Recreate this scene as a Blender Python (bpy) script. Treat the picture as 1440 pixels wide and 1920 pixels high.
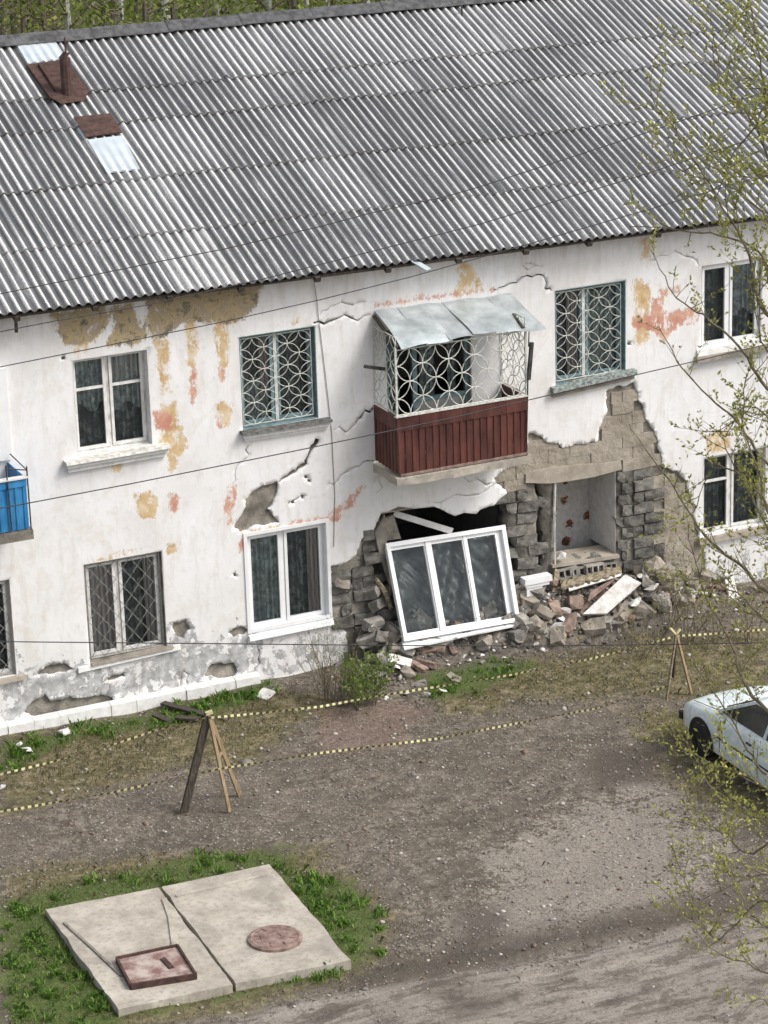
import bpy, bmesh, math, random
import numpy as np
from mathutils import Vector, Matrix, Euler
from mathutils.geometry import delaunay_2d_cdt
random.seed(7); rng = np.random.default_rng(7)
S = bpy.context.scene
for o in list(bpy.data.objects): bpy.data.objects.remove(o)

# ------------------------------------------------------------------ camera
FPX = 5327.04; PITCH, ROLL, YAW = [math.radians(a) for a in (19.1017, -1.74222, 24.52684)]
DIST = 45.5788; Z0 = 2.451
cy, sy, cp, sp = math.cos(YAW), math.sin(YAW), math.cos(PITCH), math.sin(PITCH)
FW = np.array([sy*cp, cy*cp, -sp]); r_ = np.array([cy, -sy, 0.]); u_ = np.cross(r_, FW)
RT = math.cos(ROLL)*r_+math.sin(ROLL)*u_; UP = -math.sin(ROLL)*r_+math.cos(ROLL)*u_
CAM = -FW*DIST+np.array([0, 0, Z0])
cd = bpy.data.cameras.new('camera'); co = bpy.data.objects.new('camera', cd); S.collection.objects.link(co)
cd.sensor_fit = 'HORIZONTAL'; cd.sensor_width = 36; cd.lens = 36*FPX/1440; cd.clip_end = 2000; cd.clip_start = .5
co.matrix_world = Matrix(((RT[0], UP[0], -FW[0], CAM[0]), (RT[1], UP[1], -FW[1], CAM[1]), (RT[2], UP[2], -FW[2], CAM[2]), (0, 0, 0, 1)))
S.camera = co
S.render.resolution_x = 768; S.render.resolution_y = 1024
# ------------------------------------------------------------------ light: bright thin cloud, soft sun from the right
SUN_EL, SUN_AZ = math.radians(48), math.radians(48)
TS = Vector((math.sin(SUN_AZ)*math.cos(SUN_EL), -math.cos(SUN_AZ)*math.cos(SUN_EL), math.sin(SUN_EL)))
wd = bpy.data.worlds.new('World'); S.world = wd; wd.use_nodes = True
nt = wd.node_tree; bg = nt.nodes['Background']; sky = nt.nodes.new('ShaderNodeTexSky'); sky.sky_type = 'NISHITA'; sky.sun_disc = False
sky.sun_elevation = SUN_EL; sky.sun_rotation = math.atan2(TS.x, TS.y); sky.air_density = 1.0; sky.dust_density = 4.0; sky.ozone_density = .6
hs = nt.nodes.new('ShaderNodeHueSaturation'); hs.inputs['Saturation'].default_value = .35
nt.links.new(sky.outputs[0], hs.inputs['Color']); nt.links.new(hs.outputs[0], bg.inputs[0]); bg.inputs[1].default_value = .15
sl = bpy.data.lights.new('sun', 'SUN'); sl.energy = 1.5; sl.angle = math.radians(20); sl.color = (1, .955, .89)
so = bpy.data.objects.new('sun', sl); S.collection.objects.link(so); so.rotation_euler = TS.to_track_quat('Z', 'Y').to_euler(); so.location = (20, -20, 30)
S.view_settings.view_transform = 'Standard'; S.view_settings.look = 'None'; S.view_settings.gamma = 1; S.view_settings.exposure = .42
S.view_settings.use_curve_mapping = False

# ------------------------------------------------------------------ photo pixel -> direction, then a wall / ground / roof plane gives the place
def ray(px, py): return FW+RT*(px-720)/FPX-UP*(py-960)/FPX
def PF(px, py, y=0.): d = ray(px, py); return CAM+d*((y-CAM[1])/d[1])
def PG(px, py, z=0.): d = ray(px, py); return CAM+d*((z-CAM[2])/d[2])
def PD(px, py, t): return CAM+ray(px, py)*t
RA = math.radians(21.35); EY, EZ = -.45, 6.70
def zdrop(x): return -.0125*(x+6)
def PR(px, py):   # roof plane -> (x, s) with s up the slope
    n = np.array([0, -math.sin(RA), math.cos(RA)]); o = np.array([0, EY, EZ-.07]); d = ray(px, py)
    p = CAM+d*(((o-CAM)@n)/(d@n)); return p[0], float((p-o)@np.array([0, math.cos(RA), math.sin(RA)]))
def fz(pts, y=0.): return [tuple(PF(a, b, y)[[0, 2]]) for a, b in pts]
def gz(pts): return [tuple(PG(a, b)[:2]) for a, b in pts]

# ------------------------------------------------------------------ scene-graph helpers
COL = S.collection
def tag(o, label=None, cat=None, group=None, kind=None):
    if label: o['label'] = label
    if cat: o['category'] = cat
    if group: o['group'] = group
    if kind: o['kind'] = kind
    return o
def empty(name, loc=(0, 0, 0), parent=None):
    o = bpy.data.objects.new(name, None); COL.objects.link(o); o.empty_display_size = .2; o.location = loc
    if parent: o.parent = parent
    return o
def wloc(o):
    v = Vector((0, 0, 0))
    while o: v += o.location; o = o.parent
    return v
class MB:
    def __init__(s): s.v = []; s.f = []; s.m = []; s.mi = 0
    def add(s, vs, fs):
        b = len(s.v); s.v += [tuple(map(float, a)) for a in vs]
        for f in fs: s.f.append(tuple(i+b for i in f)); s.m.append(s.mi)
    def box(s, a, b):
        (x0, y0, z0), (x1, y1, z1) = a, b
        s.add([(x0, y0, z0), (x1, y0, z0), (x1, y1, z0), (x0, y1, z0), (x0, y0, z1), (x1, y0, z1), (x1, y1, z1), (x0, y1, z1)],
              [(0, 3, 2, 1), (4, 5, 6, 7), (0, 1, 5, 4), (1, 2, 6, 5), (2, 3, 7, 6), (3, 0, 4, 7)])
    def bar(s, a, b, w, h, up=(0, 0, 1)):
        a, b = Vector(a), Vector(b); d = (b-a).normalized(); up = Vector(up)
        if abs(d.dot(up)) > .98: up = Vector((0, 1, 0))
        x = d.cross(up).normalized(); z = x.cross(d)
        vs = [p+x*i*w/2+z*j*h/2 for p in (a, b) for i, j in ((-1, -1), (1, -1), (1, 1), (-1, 1))]
        s.add(vs, [(0, 1, 2, 3), (7, 6, 5, 4), (0, 4, 5, 1), (1, 5, 6, 2), (2, 6, 7, 3), (3, 7, 4, 0)])
    def tube(s, pts, rad, n=6, cap=True):
        P = [Vector(p) for p in pts]
        if not hasattr(rad, '__len__'): rad = [rad]*len(P)
        vs = []; ref = Vector((.3, .2, 1)).normalized()
        for i, p in enumerate(P):
            d = (P[min(i+1, len(P)-1)]-P[max(i-1, 0)])
            if d.length < 1e-9: d = Vector((0, 0, 1))
            d.normalize(); rr = ref if abs(d.dot(ref)) < .95 else Vector((1, 0, 0))
            x = d.cross(rr).normalized(); z = x.cross(d)
            for k in range(n):
                a = 2*math.pi*k/n; vs.append(p+(x*math.cos(a)+z*math.sin(a))*rad[i])
        fs = [(i*n+k, i*n+(k+1) % n, (i+1)*n+(k+1) % n, (i+1)*n+k) for i in range(len(P)-1) for k in range(n)]
        if cap: fs += [tuple(range(n))[::-1], tuple((len(P)-1)*n+k for k in range(n))]
        s.add(vs, fs)
    def ring(s, c, r, t, n=20, m=5, ax=(1, 0, 0), az=(0, 0, 1), a0=0, a1=2*math.pi):
        c, ax, az = Vector(c), Vector(ax), Vector(az); full = abs(a1-a0-2*math.pi) < 1e-6
        pts = [c+(ax*math.cos(a)+az*math.sin(a))*r for a in np.linspace(a0, a1, n+1)]
        ay = ax.cross(az); vs = []; cnt = n if full else n+1
        for i in range(cnt):
            d = (pts[i]-c).normalized()
            for k in range(m):
                a = 2*math.pi*k/m; vs.append(pts[i]+(d*math.cos(a)+ay*math.sin(a))*t)
        fs = [(i*m+k, i*m+(k+1) % m, ((i+1) % cnt)*m+(k+1) % m, ((i+1) % cnt)*m+k) for i in range(n) for k in range(m)]
        s.add(vs, fs)
    def prism(s, poly, y0, y1):   # poly in (x,z)
        n = len(poly); s.add([(x, y0, z) for x, z in poly]+[(x, y1, z) for x, z in poly],
              [tuple(range(n)), tuple(range(2*n-1, n-1, -1))]+[(i, i+n, (i+1) % n+n, (i+1) % n) for i in range(n)])
    def build(s, name, mats, parent=None, smooth=False, origin=None):
        me = bpy.data.meshes.new(name); off = wloc(parent) if parent else Vector(origin or (0, 0, 0))
        me.from_pydata([(a-off.x, b-off.y, c-off.z) for a, b, c in s.v], [], s.f)
        if not isinstance(mats, (list, tuple)): mats = [mats]
        for m in mats: me.materials.append(m)
        if len(mats) > 1: me.polygons.foreach_set('material_index', s.m)
        if smooth: me.polygons.foreach_set('use_smooth', [True]*len(me.polygons))
        me.validate(); me.update()
        o = bpy.data.objects.new(name, me); COL.objects.link(o)
        if parent: o.parent = parent
        elif origin: o.location = origin
        return o
def npmesh(name, V, F, mats, parent=None, mi=None, smooth=False):
    me = bpy.data.meshes.new(name); V = np.asarray(V, np.float32); F = np.asarray(F, np.int32); k = F.shape[1]
    me.vertices.add(len(V)); me.vertices.foreach_set('co', V.ravel()); me.loops.add(F.size); me.loops.foreach_set('vertex_index', F.ravel())
    me.polygons.add(len(F)); me.polygons.foreach_set('loop_start', np.arange(len(F), dtype=np.int32)*k); me.polygons.foreach_set('loop_total', np.full(len(F), k, np.int32))
    for m in (mats if isinstance(mats, (list, tuple)) else [mats]): me.materials.append(m)
    if mi is not None: me.polygons.foreach_set('material_index', np.asarray(mi, np.int32))
    if smooth: me.polygons.foreach_set('use_smooth', np.ones(len(F), bool))
    me.update(calc_edges=True)
    o = bpy.data.objects.new(name, me); COL.objects.link(o)
    if parent: o.parent = parent
    return o
def rough(poly, amp, lev=3, seed=0):
    rr = random.Random(seed); p = [Vector(a) for a in poly]
    for l in range(lev):
        q = []
        for i, a in enumerate(p):
            b = p[(i+1) % len(p)]; d = b-a; n = Vector((-d.y, d.x)); q.append(a); L = d.length
            if L > .03: q.append(a+d*rr.uniform(.3, .7)+n*rr.uniform(-1, 1)*min(amp, .25)*.9)
        p = q
    return [tuple(a) for a in p]
def inpoly(X, Y, poly):
    ins = np.zeros(X.shape, bool); n = len(poly)
    for i in range(n):
        (x0, y0), (x1, y1) = poly[i], poly[(i+1) % n]
        if y0 == y1: continue
        c = ((y0 > Y) != (y1 > Y)) & (X < (x1-x0)*(Y-y0)/(y1-y0)+x0); ins ^= c
    return ins
def sdf(X, Y, poly):      # negative inside
    d = np.full(X.shape, 1e9); n = len(poly)
    for i in range(n):
        (x0, y0), (x1, y1) = poly[i], poly[(i+1) % n]; dx, dy = x1-x0, y1-y0; L = dx*dx+dy*dy+1e-12
        t = np.clip(((X-x0)*dx+(Y-y0)*dy)/L, 0, 1); d = np.minimum(d, np.hypot(X-x0-t*dx, Y-y0-t*dy))
    return np.where(inpoly(X, Y, poly), -d, d)
def crackpoly(pts, w):   # pts (x,z), widths -> closed polygon
    p = [Vector(a) for a in pts]; q = []
    rr = random.Random(len(p)*13+int(p[0].x*100))
    for i in range(len(p)-1):
        q.append(p[i]); d = p[i+1]-p[i]
        for k in (1, 2): 
            if d.length > .06: q.append(p[i]+d*k/3+Vector((-d.y, d.x))*rr.uniform(-.22, .22))
    q.append(p[-1]); L = []; R = []; n = len(q)
    for i, a in enumerate(q):
        d = (q[min(i+1, n-1)]-q[max(i-1, 0)]).normalized(); nn = Vector((-d.y, d.x)); t = i/(n-1)
        ww = (np.interp(t, np.linspace(0, 1, len(w)), w))*rr.uniform(.6, 1.3)/2+.0012
        L.append(a+nn*ww); R.append(a-nn*ww)
    return [tuple(a) for a in L+R[::-1]]

# ------------------------------------------------------------------ materials
class NT:
    def __init__(s, name):
        s.m = bpy.data.materials.new(name); s.m.use_nodes = True; s.t = s.m.node_tree; s.b = s.t.nodes['Principled BSDF']; s.out = s.t.nodes['Material Output']
    def n(s, ty, **k):
        nd = s.t.nodes.new(ty)
        for a, b in k.items(): setattr(nd, a, b)
        return nd
    def L(s, a, b): s.t.links.new(a, b)
    def noise(s, scale, detail=4, rough=.55, vec=None, dist=0):
        nd = s.n('ShaderNodeTexNoise'); nd.inputs['Scale'].default_value = scale; nd.inputs['Detail'].default_value = detail; nd.inputs['Roughness'].default_value = rough; nd.inputs['Distortion'].default_value = dist
        if vec is not None: s.L(vec, nd.inputs['Vector'])
        return nd.outputs['Fac']
    def ramp(s, fac, stops, interp='LINEAR'):
        nd = s.n('ShaderNodeValToRGB'); cr = nd.color_ramp; cr.interpolation = interp
        while len(cr.elements) < len(stops): cr.elements.new(.5)
        for e, (p, c) in zip(cr.elements, stops): e.position = p; e.color = (c, c, c, 1) if not hasattr(c, '__len__') else (*c, 1)
        s.L(fac, nd.inputs[0]); return nd.outputs[0]
    def mix(s, fac, a, b, mode='MIX'):
        nd = s.n('ShaderNodeMix', data_type='RGBA', blend_type=mode)
        for sock, v in ((nd.inputs[0], fac), (nd.inputs[6], a), (nd.inputs[7], b)):
            if isinstance(v, (int, float)): sock.default_value = v
            elif isinstance(v, tuple): sock.default_value = (*v, 1)
            else: s.L(v, sock)
        return nd.outputs[2]
    def math(s, op, a, b=0., c=None):
        nd = s.n('ShaderNodeMath', operation=op)
        for i, v in enumerate((a, b) if c is None else (a, b, c)):
            if isinstance(v, (int, float)): nd.inputs[i].default_value = v
            else: s.L(v, nd.inputs[i])
        return nd.outputs[0]
    def coord(s, kind='Object', scale=(1, 1, 1)):
        tc = s.n('ShaderNodeTexCoord'); mp = s.n('ShaderNodeMapping'); mp.inputs['Scale'].default_value = scale; s.L(tc.outputs[kind], mp.inputs[0]); return mp.outputs[0]
    def wpos(s, scale=(1, 1, 1)):
        tc = s.n('ShaderNodeNewGeometry'); mp = s.n('ShaderNodeMapping'); mp.inputs['Scale'].default_value = scale; s.L(tc.outputs['Position'], mp.inputs[0]); return mp.outputs[0]
    def attr(s, name): nd = s.n('ShaderNodeAttribute', attribute_name=name); return nd.outputs['Fac']
    def rnd(s): return s.n('ShaderNodeObjectInfo').outputs['Random']
    def bump(s, h, st=.3, dist=.01):
        nd = s.n('ShaderNodeBump'); nd.inputs['Strength'].default_value = st; nd.inputs['Distance'].default_value = dist; s.L(h, nd.inputs['Height']); s.L(nd.outputs[0], s.b.inputs['Normal'])
    def fin(s, col, rough=.8, metal=0, spec=.3):
        if isinstance(col, tuple): s.b.inputs['Base Color'].default_value = (*col, 1)
        else: s.L(col, s.b.inputs['Base Color'])
        if isinstance(rough, (int, float)): s.b.inputs['Roughness'].default_value = rough
        else: s.L(rough, s.b.inputs['Roughness'])
        s.b.inputs['Metallic'].default_value = metal; s.b.inputs['Specular IOR Level'].default_value = spec
        return s.m
def mat(name, c0, c1, scale=6, rough=.85, bump=.3, bscale=None, metal=0, spec=.3, rv=.0, stretch=(1, 1, 1), lo=.35, hi=.65, bd=.01):
    t = NT(name); v = t.wpos(stretch); f = t.noise(scale, 5, .6, v); c = t.ramp(f, [(lo, c0), (hi, c1)])
    if rv:
        k = t.math('MULTIPLY_ADD', t.rnd(), 2*rv, 1-rv); hsv = t.n('ShaderNodeHueSaturation'); t.L(c, hsv.inputs['Color']); t.L(k, hsv.inputs['Value']); c = hsv.outputs[0]
    if bump: t.bump(t.noise(bscale or scale*5, 4, .6, v), bump, bd)
    return t.fin(c, rough, metal, spec)
M = {}
M['white_paint'] = mat('white_paint', (.62, .61, .59), (.78, .78, .77), 9, .55, .12)
M['pvc'] = mat('white_plastic', (.76, .77, .78), (.84, .85, .86), 5, .35, .03, spec=.45)
M['old_white'] = mat('worn_white_wood', (.42, .40, .36), (.74, .73, .70), 14, .7, .3, stretch=(1, 1, .5))
M['teal'] = mat('weathered_teal_paint', (.10, .17, .19), (.27, .37, .38), 12, .7, .3, lo=.3, hi=.7)
M['teal_worn'] = mat('flaking_teal_paint', (.12, .13, .125), (.33, .38, .36), 16, .85, .5, lo=.38, hi=.6)
M['sill_dark'] = mat('rotten_grey_sill', (.06, .058, .052), (.20, .20, .19), 12, .9, .6)
M['grille'] = mat('pale_grille_paint', (.42, .43, .38), (.66, .68, .64), 16, .6, 0)
M['grille_grey'] = mat('grey_grille_paint', (.22, .22, .20), (.34, .34, .32), 16, .6, 0)
M['maroon'] = mat('maroon_metal', (.055, .018, .014), (.125, .042, .033), 5, .55, .25, stretch=(1, 1, .35), rv=.18, spec=.4)
M['rust'] = mat('rusty_steel', (.04, .024, .02), (.10, .055, .045), 10, .75, .3)
M['rust_red'] = mat('rusty_red_iron', (.15, .095, .08), (.31, .225, .195), 9, .8, .3)
M['lid'] = mat('worn_iron_lid', (.20, .12, .105), (.44, .37, .33), 4, .85, .3, lo=.4, hi=.6)
M['dark_metal'] = mat('dark_iron', (.03, .028, .027), (.075, .07, .065), 12, .65, .2)
M['galv'] = mat('galvanised_sheet', (.34, .38, .39), (.56, .61, .62), 3.5, .42, .15, metal=.35, spec=.5, rv=.10, bscale=6, bd=.03)
M['galv_blue'] = mat('pale_galvanised_sheet', (.50, .56, .60), (.62, .68, .71), 3, .4, .08, metal=.2, spec=.5, bscale=5)
M['blue'] = mat('blue_metal_sheet', (.025, .16, .36), (.05, .24, .48), 8, .5, .15, stretch=(1, 1, .4), rv=.12)
M['wood_dark'] = mat('weathered_dark_wood', (.035, .028, .022), (.10, .085, .07), 10, .85, .4, stretch=(4, 4, .6))
M['wood_light'] = mat('raw_pine_wood', (.21, .15, .085), (.38, .29, .18), 8, .8, .3, stretch=(4, 4, .5))
M['wood_rot'] = mat('broken_timber', (.12, .095, .065), (.36, .31, .22), 9, .9, .6, stretch=(1, 3, 3))
M['film'] = mat('crumpled_dark_film', (.03, .034, .032), (.13, .14, .137), 3.5, .35, .3, spec=.5, stretch=(1, 1, 1.6))
M['slag'] = mat('slag_block', (.075, .072, .066), (.21, .20, .18), 7, .95, .9, 40, rv=.28, bd=.02)
M['slag_tan'] = mat('block_with_tan_render', (.22, .195, .16), (.36, .325, .275), 5, .95, .7, 30, rv=.05, bd=.015)
M['tan_flush'] = mat('tan_render_coat', (.24, .21, .17), (.40, .36, .30), 2.6, .95, .8, 14, bd=.03)
M['mortar'] = mat('rough_grey_render', (.13, .12, .105), (.33, .30, .255), 4, .95, .9, 28, bd=.02)
M['deep'] = mat('dark_masonry', (.13, .12, .105), (.30, .275, .235), 5, .95, .8, 25, bd=.02)
M['rub'] = mat('dusty_grey_block', (.15, .14, .125), (.36, .34, .31), 7, .95, .9, 40, rv=.3, bd=.02)
M['brick'] = mat('brown_brick', (.15, .105, .085), (.33, .255, .21), 8, .92, .6, 40, rv=.22)
M['plaster_bit'] = mat('broken_white_plaster', (.50, .48, .45), (.78, .77, .75), 9, .9, .6, 40, rv=.12)
M['tan_conc'] = mat('tan_concrete', (.28, .245, .20), (.42, .38, .32), 4, .95, .6, 30)
M['yellow'] = mat('yellow_tape', (.55, .50, .22), (.74, .70, .42), 20, .5, 0)
M['black'] = mat('black_tape', (.05, .045, .03), (.10, .09, .06), 20, .5, 0)
M['cable'] = mat('black_cable', (.025, .025, .027), (.06, .06, .062), 30, .6, 0)
M['car'] = mat('pale_car_paint', (.56, .66, .67), (.82, .88, .89), 7, .33, 0, spec=.5)
M['tyre'] = mat('tyre_rubber', (.018, .018, .018), (.035, .034, .033), 20, .85, .2)
M['black_trim'] = mat('black_trim', (.012, .012, .013), (.025, .025, .026), 10, .5, 0)
M['room'] = mat('dim_room_paint', (.26, .26, .25), (.38, .37, .35), 2, .9, .1)
M['bark'] = mat('grey_bark', (.075, .065, .05), (.17, .15, .115), 14, .9, .5)
M['twig'] = mat('brown_twig', (.10, .085, .055), (.24, .205, .14), 14, .9, .3)
M['earth'] = mat('dark_earth_rubble', (.06, .052, .043), (.21, .185, .155), 6, .95, .9, 30, bd=.03)
M['straw'] = mat('dry_grass', (.16, .125, .07), (.34, .28, .17), 3, .9, 0)
def leafmat(name, c0, c1, tr=.35):
    t = NT(name); g = t.n('ShaderNodeNewGeometry'); f = g.outputs['Random Per Island']
    c = t.ramp(f, [(0, c0), (.6, c1), (1, tuple(min(1, x*1.25) for x in c1))]); t.fin(c, .6, 0, .25)
    tl = t.n('ShaderNodeBsdfTranslucent'); t.L(c, tl.inputs[0]); mx = t.n('ShaderNodeMixShader'); mx.inputs[0].default_value = tr
    t.L(t.b.outputs[0], mx.inputs[1]); t.L(tl.outputs[0], mx.inputs[2]); t.L(mx.outputs[0], t.out.inputs[0]); return t.m
M['leaf_spring'] = leafmat('young_leaf', (.19, .20, .045), (.40, .41, .12))
M['leaf_wood'] = leafmat('woodland_leaf', (.06, .085, .018), (.20, .24, .05))
M['leaf_shrub'] = leafmat('shrub_leaf', (.09, .135, .03), (.23, .30, .085))
M['leaf_olive'] = leafmat('olive_shrub_leaf', (.16, .155, .05), (.36, .34, .13))
M['blade'] = leafmat('grass_blade', (.07, .15, .025), (.22, .36, .08))
M['blade_olive'] = leafmat('olive_grass_blade', (.085, .085, .03), (.21, .20, .085))
M['blade_dry'] = leafmat('dry_grass_blade', (.15, .12, .075), (.33, .285, .20))
def mk_glass():
    t = NT('window_glass'); t.t.nodes.remove(t.b)
    a = t.n('ShaderNodeBsdfTransparent'); a.inputs[0].default_value = (.88, .92, .92, 1); b = t.n('ShaderNodeBsdfGlossy'); b.inputs['Roughness'].default_value = .03; b.inputs[0].default_value = (.85, .9, .95, 1)
    fr = t.n('ShaderNodeFresnel'); fr.inputs[0].default_value = 1.42; mx = t.n('ShaderNodeMixShader'); nz = t.noise(2.2, 2, .5, t.wpos())
    bp = t.n('ShaderNodeBump'); bp.inputs['Strength'].default_value = .12; bp.inputs['Distance'].default_value = .05; t.L(nz, bp.inputs['Height']); t.L(bp.outputs[0], b.inputs['Normal'])
    t.L(fr.outputs[0], mx.inputs[0]); t.L(a.outputs[0], mx.inputs[1]); t.L(b.outputs[0], mx.inputs[2]); t.L(mx.outputs[0], t.out.inputs[0]); return t.m
M['glass'] = mk_glass()
M['car_glass'] = mat('dark_car_glass', (.012, .014, .016), (.03, .034, .036), 4, .08, 0, spec=.6)
def mk_curtain(name, c0, c1, alpha=1., sc=60):
    t = NT(name); v = t.wpos(); w = t.n('ShaderNodeTexWave'); w.inputs['Scale'].default_value = 4; w.inputs['Distortion'].default_value = 2.5; t.L(v, w.inputs[0])
    c = t.ramp(w.outputs['Fac'], [(0, c0), (1, c1)]); t.fin(c, .9)
    if alpha < 1:
        n = t.noise(9, 3, .6, v); t.L(t.ramp(n, [(.42, alpha*.45), (.62, alpha)]), t.b.inputs['Alpha'])
    return t.m
M['lace'] = mk_curtain('lace_curtain', (.34, .39, .38), (.62, .68, .66), .8)
M['pane_fill'] = mk_curtain('grey_pane_fill', (.20, .22, .22), (.34, .36, .36), .75)  # half-clear grey for the added sheets that lighten the dark panes
M['drape'] = mk_curtain('brown_grey_curtain', (.30, .26, .25), (.56, .50, .48))
def mk_wallpaper():
    t = NT('floral_wallpaper'); v = t.wpos(); n = t.noise(14, 3, .6, v)
    vo = t.n('ShaderNodeTexVoronoi'); vo.inputs['Scale'].default_value = 2.4; vo.inputs['Randomness'].default_value = .55; t.L(t.wpos((1.0, .02, 1.0)), vo.inputs['Vector'])
    d = t.math('ADD', t.math('SUBTRACT', vo.outputs['Distance'], .08), t.math('MULTIPLY', t.noise(16, 4, .75, v), .42))
    m = t.ramp(d, [(.33, 1.), (.36, 0.)]); fl = t.ramp(t.noise(26, 2, .5, v), [(.42, (.05, .045, .03)), (.5, (.20, .03, .02)), (.6, (.33, .20, .10))])
    base = t.ramp(n, [(.3, (.44, .42, .40)), (.7, (.60, .58, .56))]); return t.fin(t.mix(m, base, fl), .9)
M['wallpaper'] = mk_wallpaper()
def mk_plaster():
    t = NT('whitewashed_plaster'); v = t.wpos(); n1 = t.noise(1.1, 5, .6, v); n2 = t.noise(7, 5, .6, v); n3 = t.noise(3.2, 6, .65, v); fine = t.noise(60, 4, .6, v)
    streak = t.noise(3.0, 5, .65, t.wpos((2.5, 2.5, .45)))
    c = t.ramp(n1, [(.3, (.70, .685, .67)), (.5, (.78, .775, .775)), (.7, (.83, .83, .84))])
    c = t.mix(t.ramp(streak, [(.50, 0.), (.70, .5)]), c, (.62, .585, .54)); c = t.mix(t.ramp(n2, [(.56, 0.), (.72, .4)]), c, (.55, .54, .55)); c = t.mix(t.ramp(t.noise(2.1, 6, .7, t.wpos((1, 1, .8)), .8), [(.55, 0.), (.62, .35), (.70, .1)]), c, (.66, .60, .53)); c = t.mix(t.ramp(t.noise(30, 5, .7, v), [(.62, 0.), (.70, .5)]), c, (.48, .47, .46))
    def mask(a, ns, amp, w=.022):
        return t.ramp(t.math('MULTIPLY_ADD', t.math('ADD', t.attr(a), t.math('MULTIPLY', t.math('SUBTRACT', ns, .5), amp)), -1/(2*w), .5), [(0, 0.), (1, 1.)])
    edge = t.math('ADD', t.math('MULTIPLY', t.noise(7, 5, .65, t.wpos((1.3, 1.3, .8))), .65), t.math('MULTIPLY', t.noise(24, 5, .65, t.wpos((1.2, 1.2, .85))), .35))
    brk = t.ramp(t.noise(6, 6, .7, t.wpos((1, 1, .6))), [(.40, .0), (.47, 1.)]); mo = t.math('MULTIPLY', mask('ochre', edge, .42), t.math('MAXIMUM', brk, .25)); mp = t.math('MULTIPLY', mask('pink', edge, .36), t.math('MAXIMUM', brk, .2)); ml = mask('olive', edge, .42)
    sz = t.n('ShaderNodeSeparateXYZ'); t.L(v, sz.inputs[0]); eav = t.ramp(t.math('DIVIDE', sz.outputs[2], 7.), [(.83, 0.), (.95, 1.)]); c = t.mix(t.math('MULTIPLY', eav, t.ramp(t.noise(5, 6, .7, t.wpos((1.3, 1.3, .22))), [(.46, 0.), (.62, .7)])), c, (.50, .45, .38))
    # whitewash worn thin at the foot of the wall
    g = t.ramp(t.math('ADD', t.attr('grime'), t.math('MULTIPLY', t.math('SUBTRACT', t.noise(5.5, 6, .68, v), .5), 1.9)), [(.50, 0.), (.56, 1.)])
    c = t.mix(t.math('MULTIPLY', g, .75), c, t.ramp(n2, [(.35, (.16, .16, .16)), (.5, (.33, .33, .335)), (.62, (.52, .52, .53))]))
    oc = t.ramp(n3, [(.35, (.48, .31, .155)), (.5, (.60, .45, .26)), (.62, (.68, .57, .40))]); pk = t.ramp(n3, [(.35, (.50, .23, .17)), (.55, (.60, .36, .27)), (.65, (.68, .55, .45))])
    ol = t.ramp(t.noise(5, 6, .7, v, .6), [(.34, (.13, .115, .09)), (.43, (.25, .215, .155)), (.50, (.47, .37, .21)), (.55, (.33, .275, .19)), (.62, (.40, .33, .27)), (.70, (.62, .58, .51))])
    c = t.mix(mo, c, oc); c = t.mix(mp, c, pk); c = t.mix(ml, c, ol)
    h = t.math('ADD', t.math('MULTIPLY', n2, .8), t.math('MULTIPLY', fine, .25)); h = t.math('SUBTRACT', h, t.math('MULTIPLY', t.math('MAXIMUM', t.math('MAXIMUM', mo, mp), t.math('MAXIMUM', ml, g)), .45))
    t.bump(h, .45, .018); return t.fin(c, .92, 0, .2)
M['plaster'] = mk_plaster()
def mk_slate():
    t = NT('asbestos_slate'); oi = t.n('ShaderNodeObjectInfo'); ob = t.coord('Object'); rn = t.rnd()
    ad = t.n('ShaderNodeVectorMath', operation='ADD'); t.L(ob, ad.inputs[0]); cx = t.n('ShaderNodeCombineXYZ'); t.L(t.math('MULTIPLY', rn, 91.), cx.inputs[0]); t.L(t.math('MULTIPLY', rn, 37.), cx.inputs[1]); t.L(cx.outputs[0], ad.inputs[1])
    mp = t.n('ShaderNodeMapping'); mp.inputs['Scale'].default_value = (22, .8, 22); t.L(ad.outputs[0], mp.inputs[0])
    st = t.noise(1, 6, .7, mp.outputs[0]); sp_ = t.noise(34, 5, .7, ad.outputs[0]); big = t.noise(.55, 4, .6, t.wpos())
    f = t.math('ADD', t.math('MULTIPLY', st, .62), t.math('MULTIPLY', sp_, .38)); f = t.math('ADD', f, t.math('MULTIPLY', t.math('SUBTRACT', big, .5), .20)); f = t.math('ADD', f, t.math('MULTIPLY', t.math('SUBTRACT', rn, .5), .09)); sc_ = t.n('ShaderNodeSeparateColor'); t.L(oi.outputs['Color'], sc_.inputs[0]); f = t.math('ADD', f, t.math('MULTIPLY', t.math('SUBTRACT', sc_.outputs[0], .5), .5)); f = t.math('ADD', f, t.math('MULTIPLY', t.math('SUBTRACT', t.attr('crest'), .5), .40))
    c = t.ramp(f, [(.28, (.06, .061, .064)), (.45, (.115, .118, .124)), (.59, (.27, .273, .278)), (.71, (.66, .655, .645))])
    t.bump(t.noise(70, 4, .7, ad.outputs[0]), .35, .006); return t.fin(c, .72, 0, .45)
M['slate'] = mk_slate()
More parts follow.
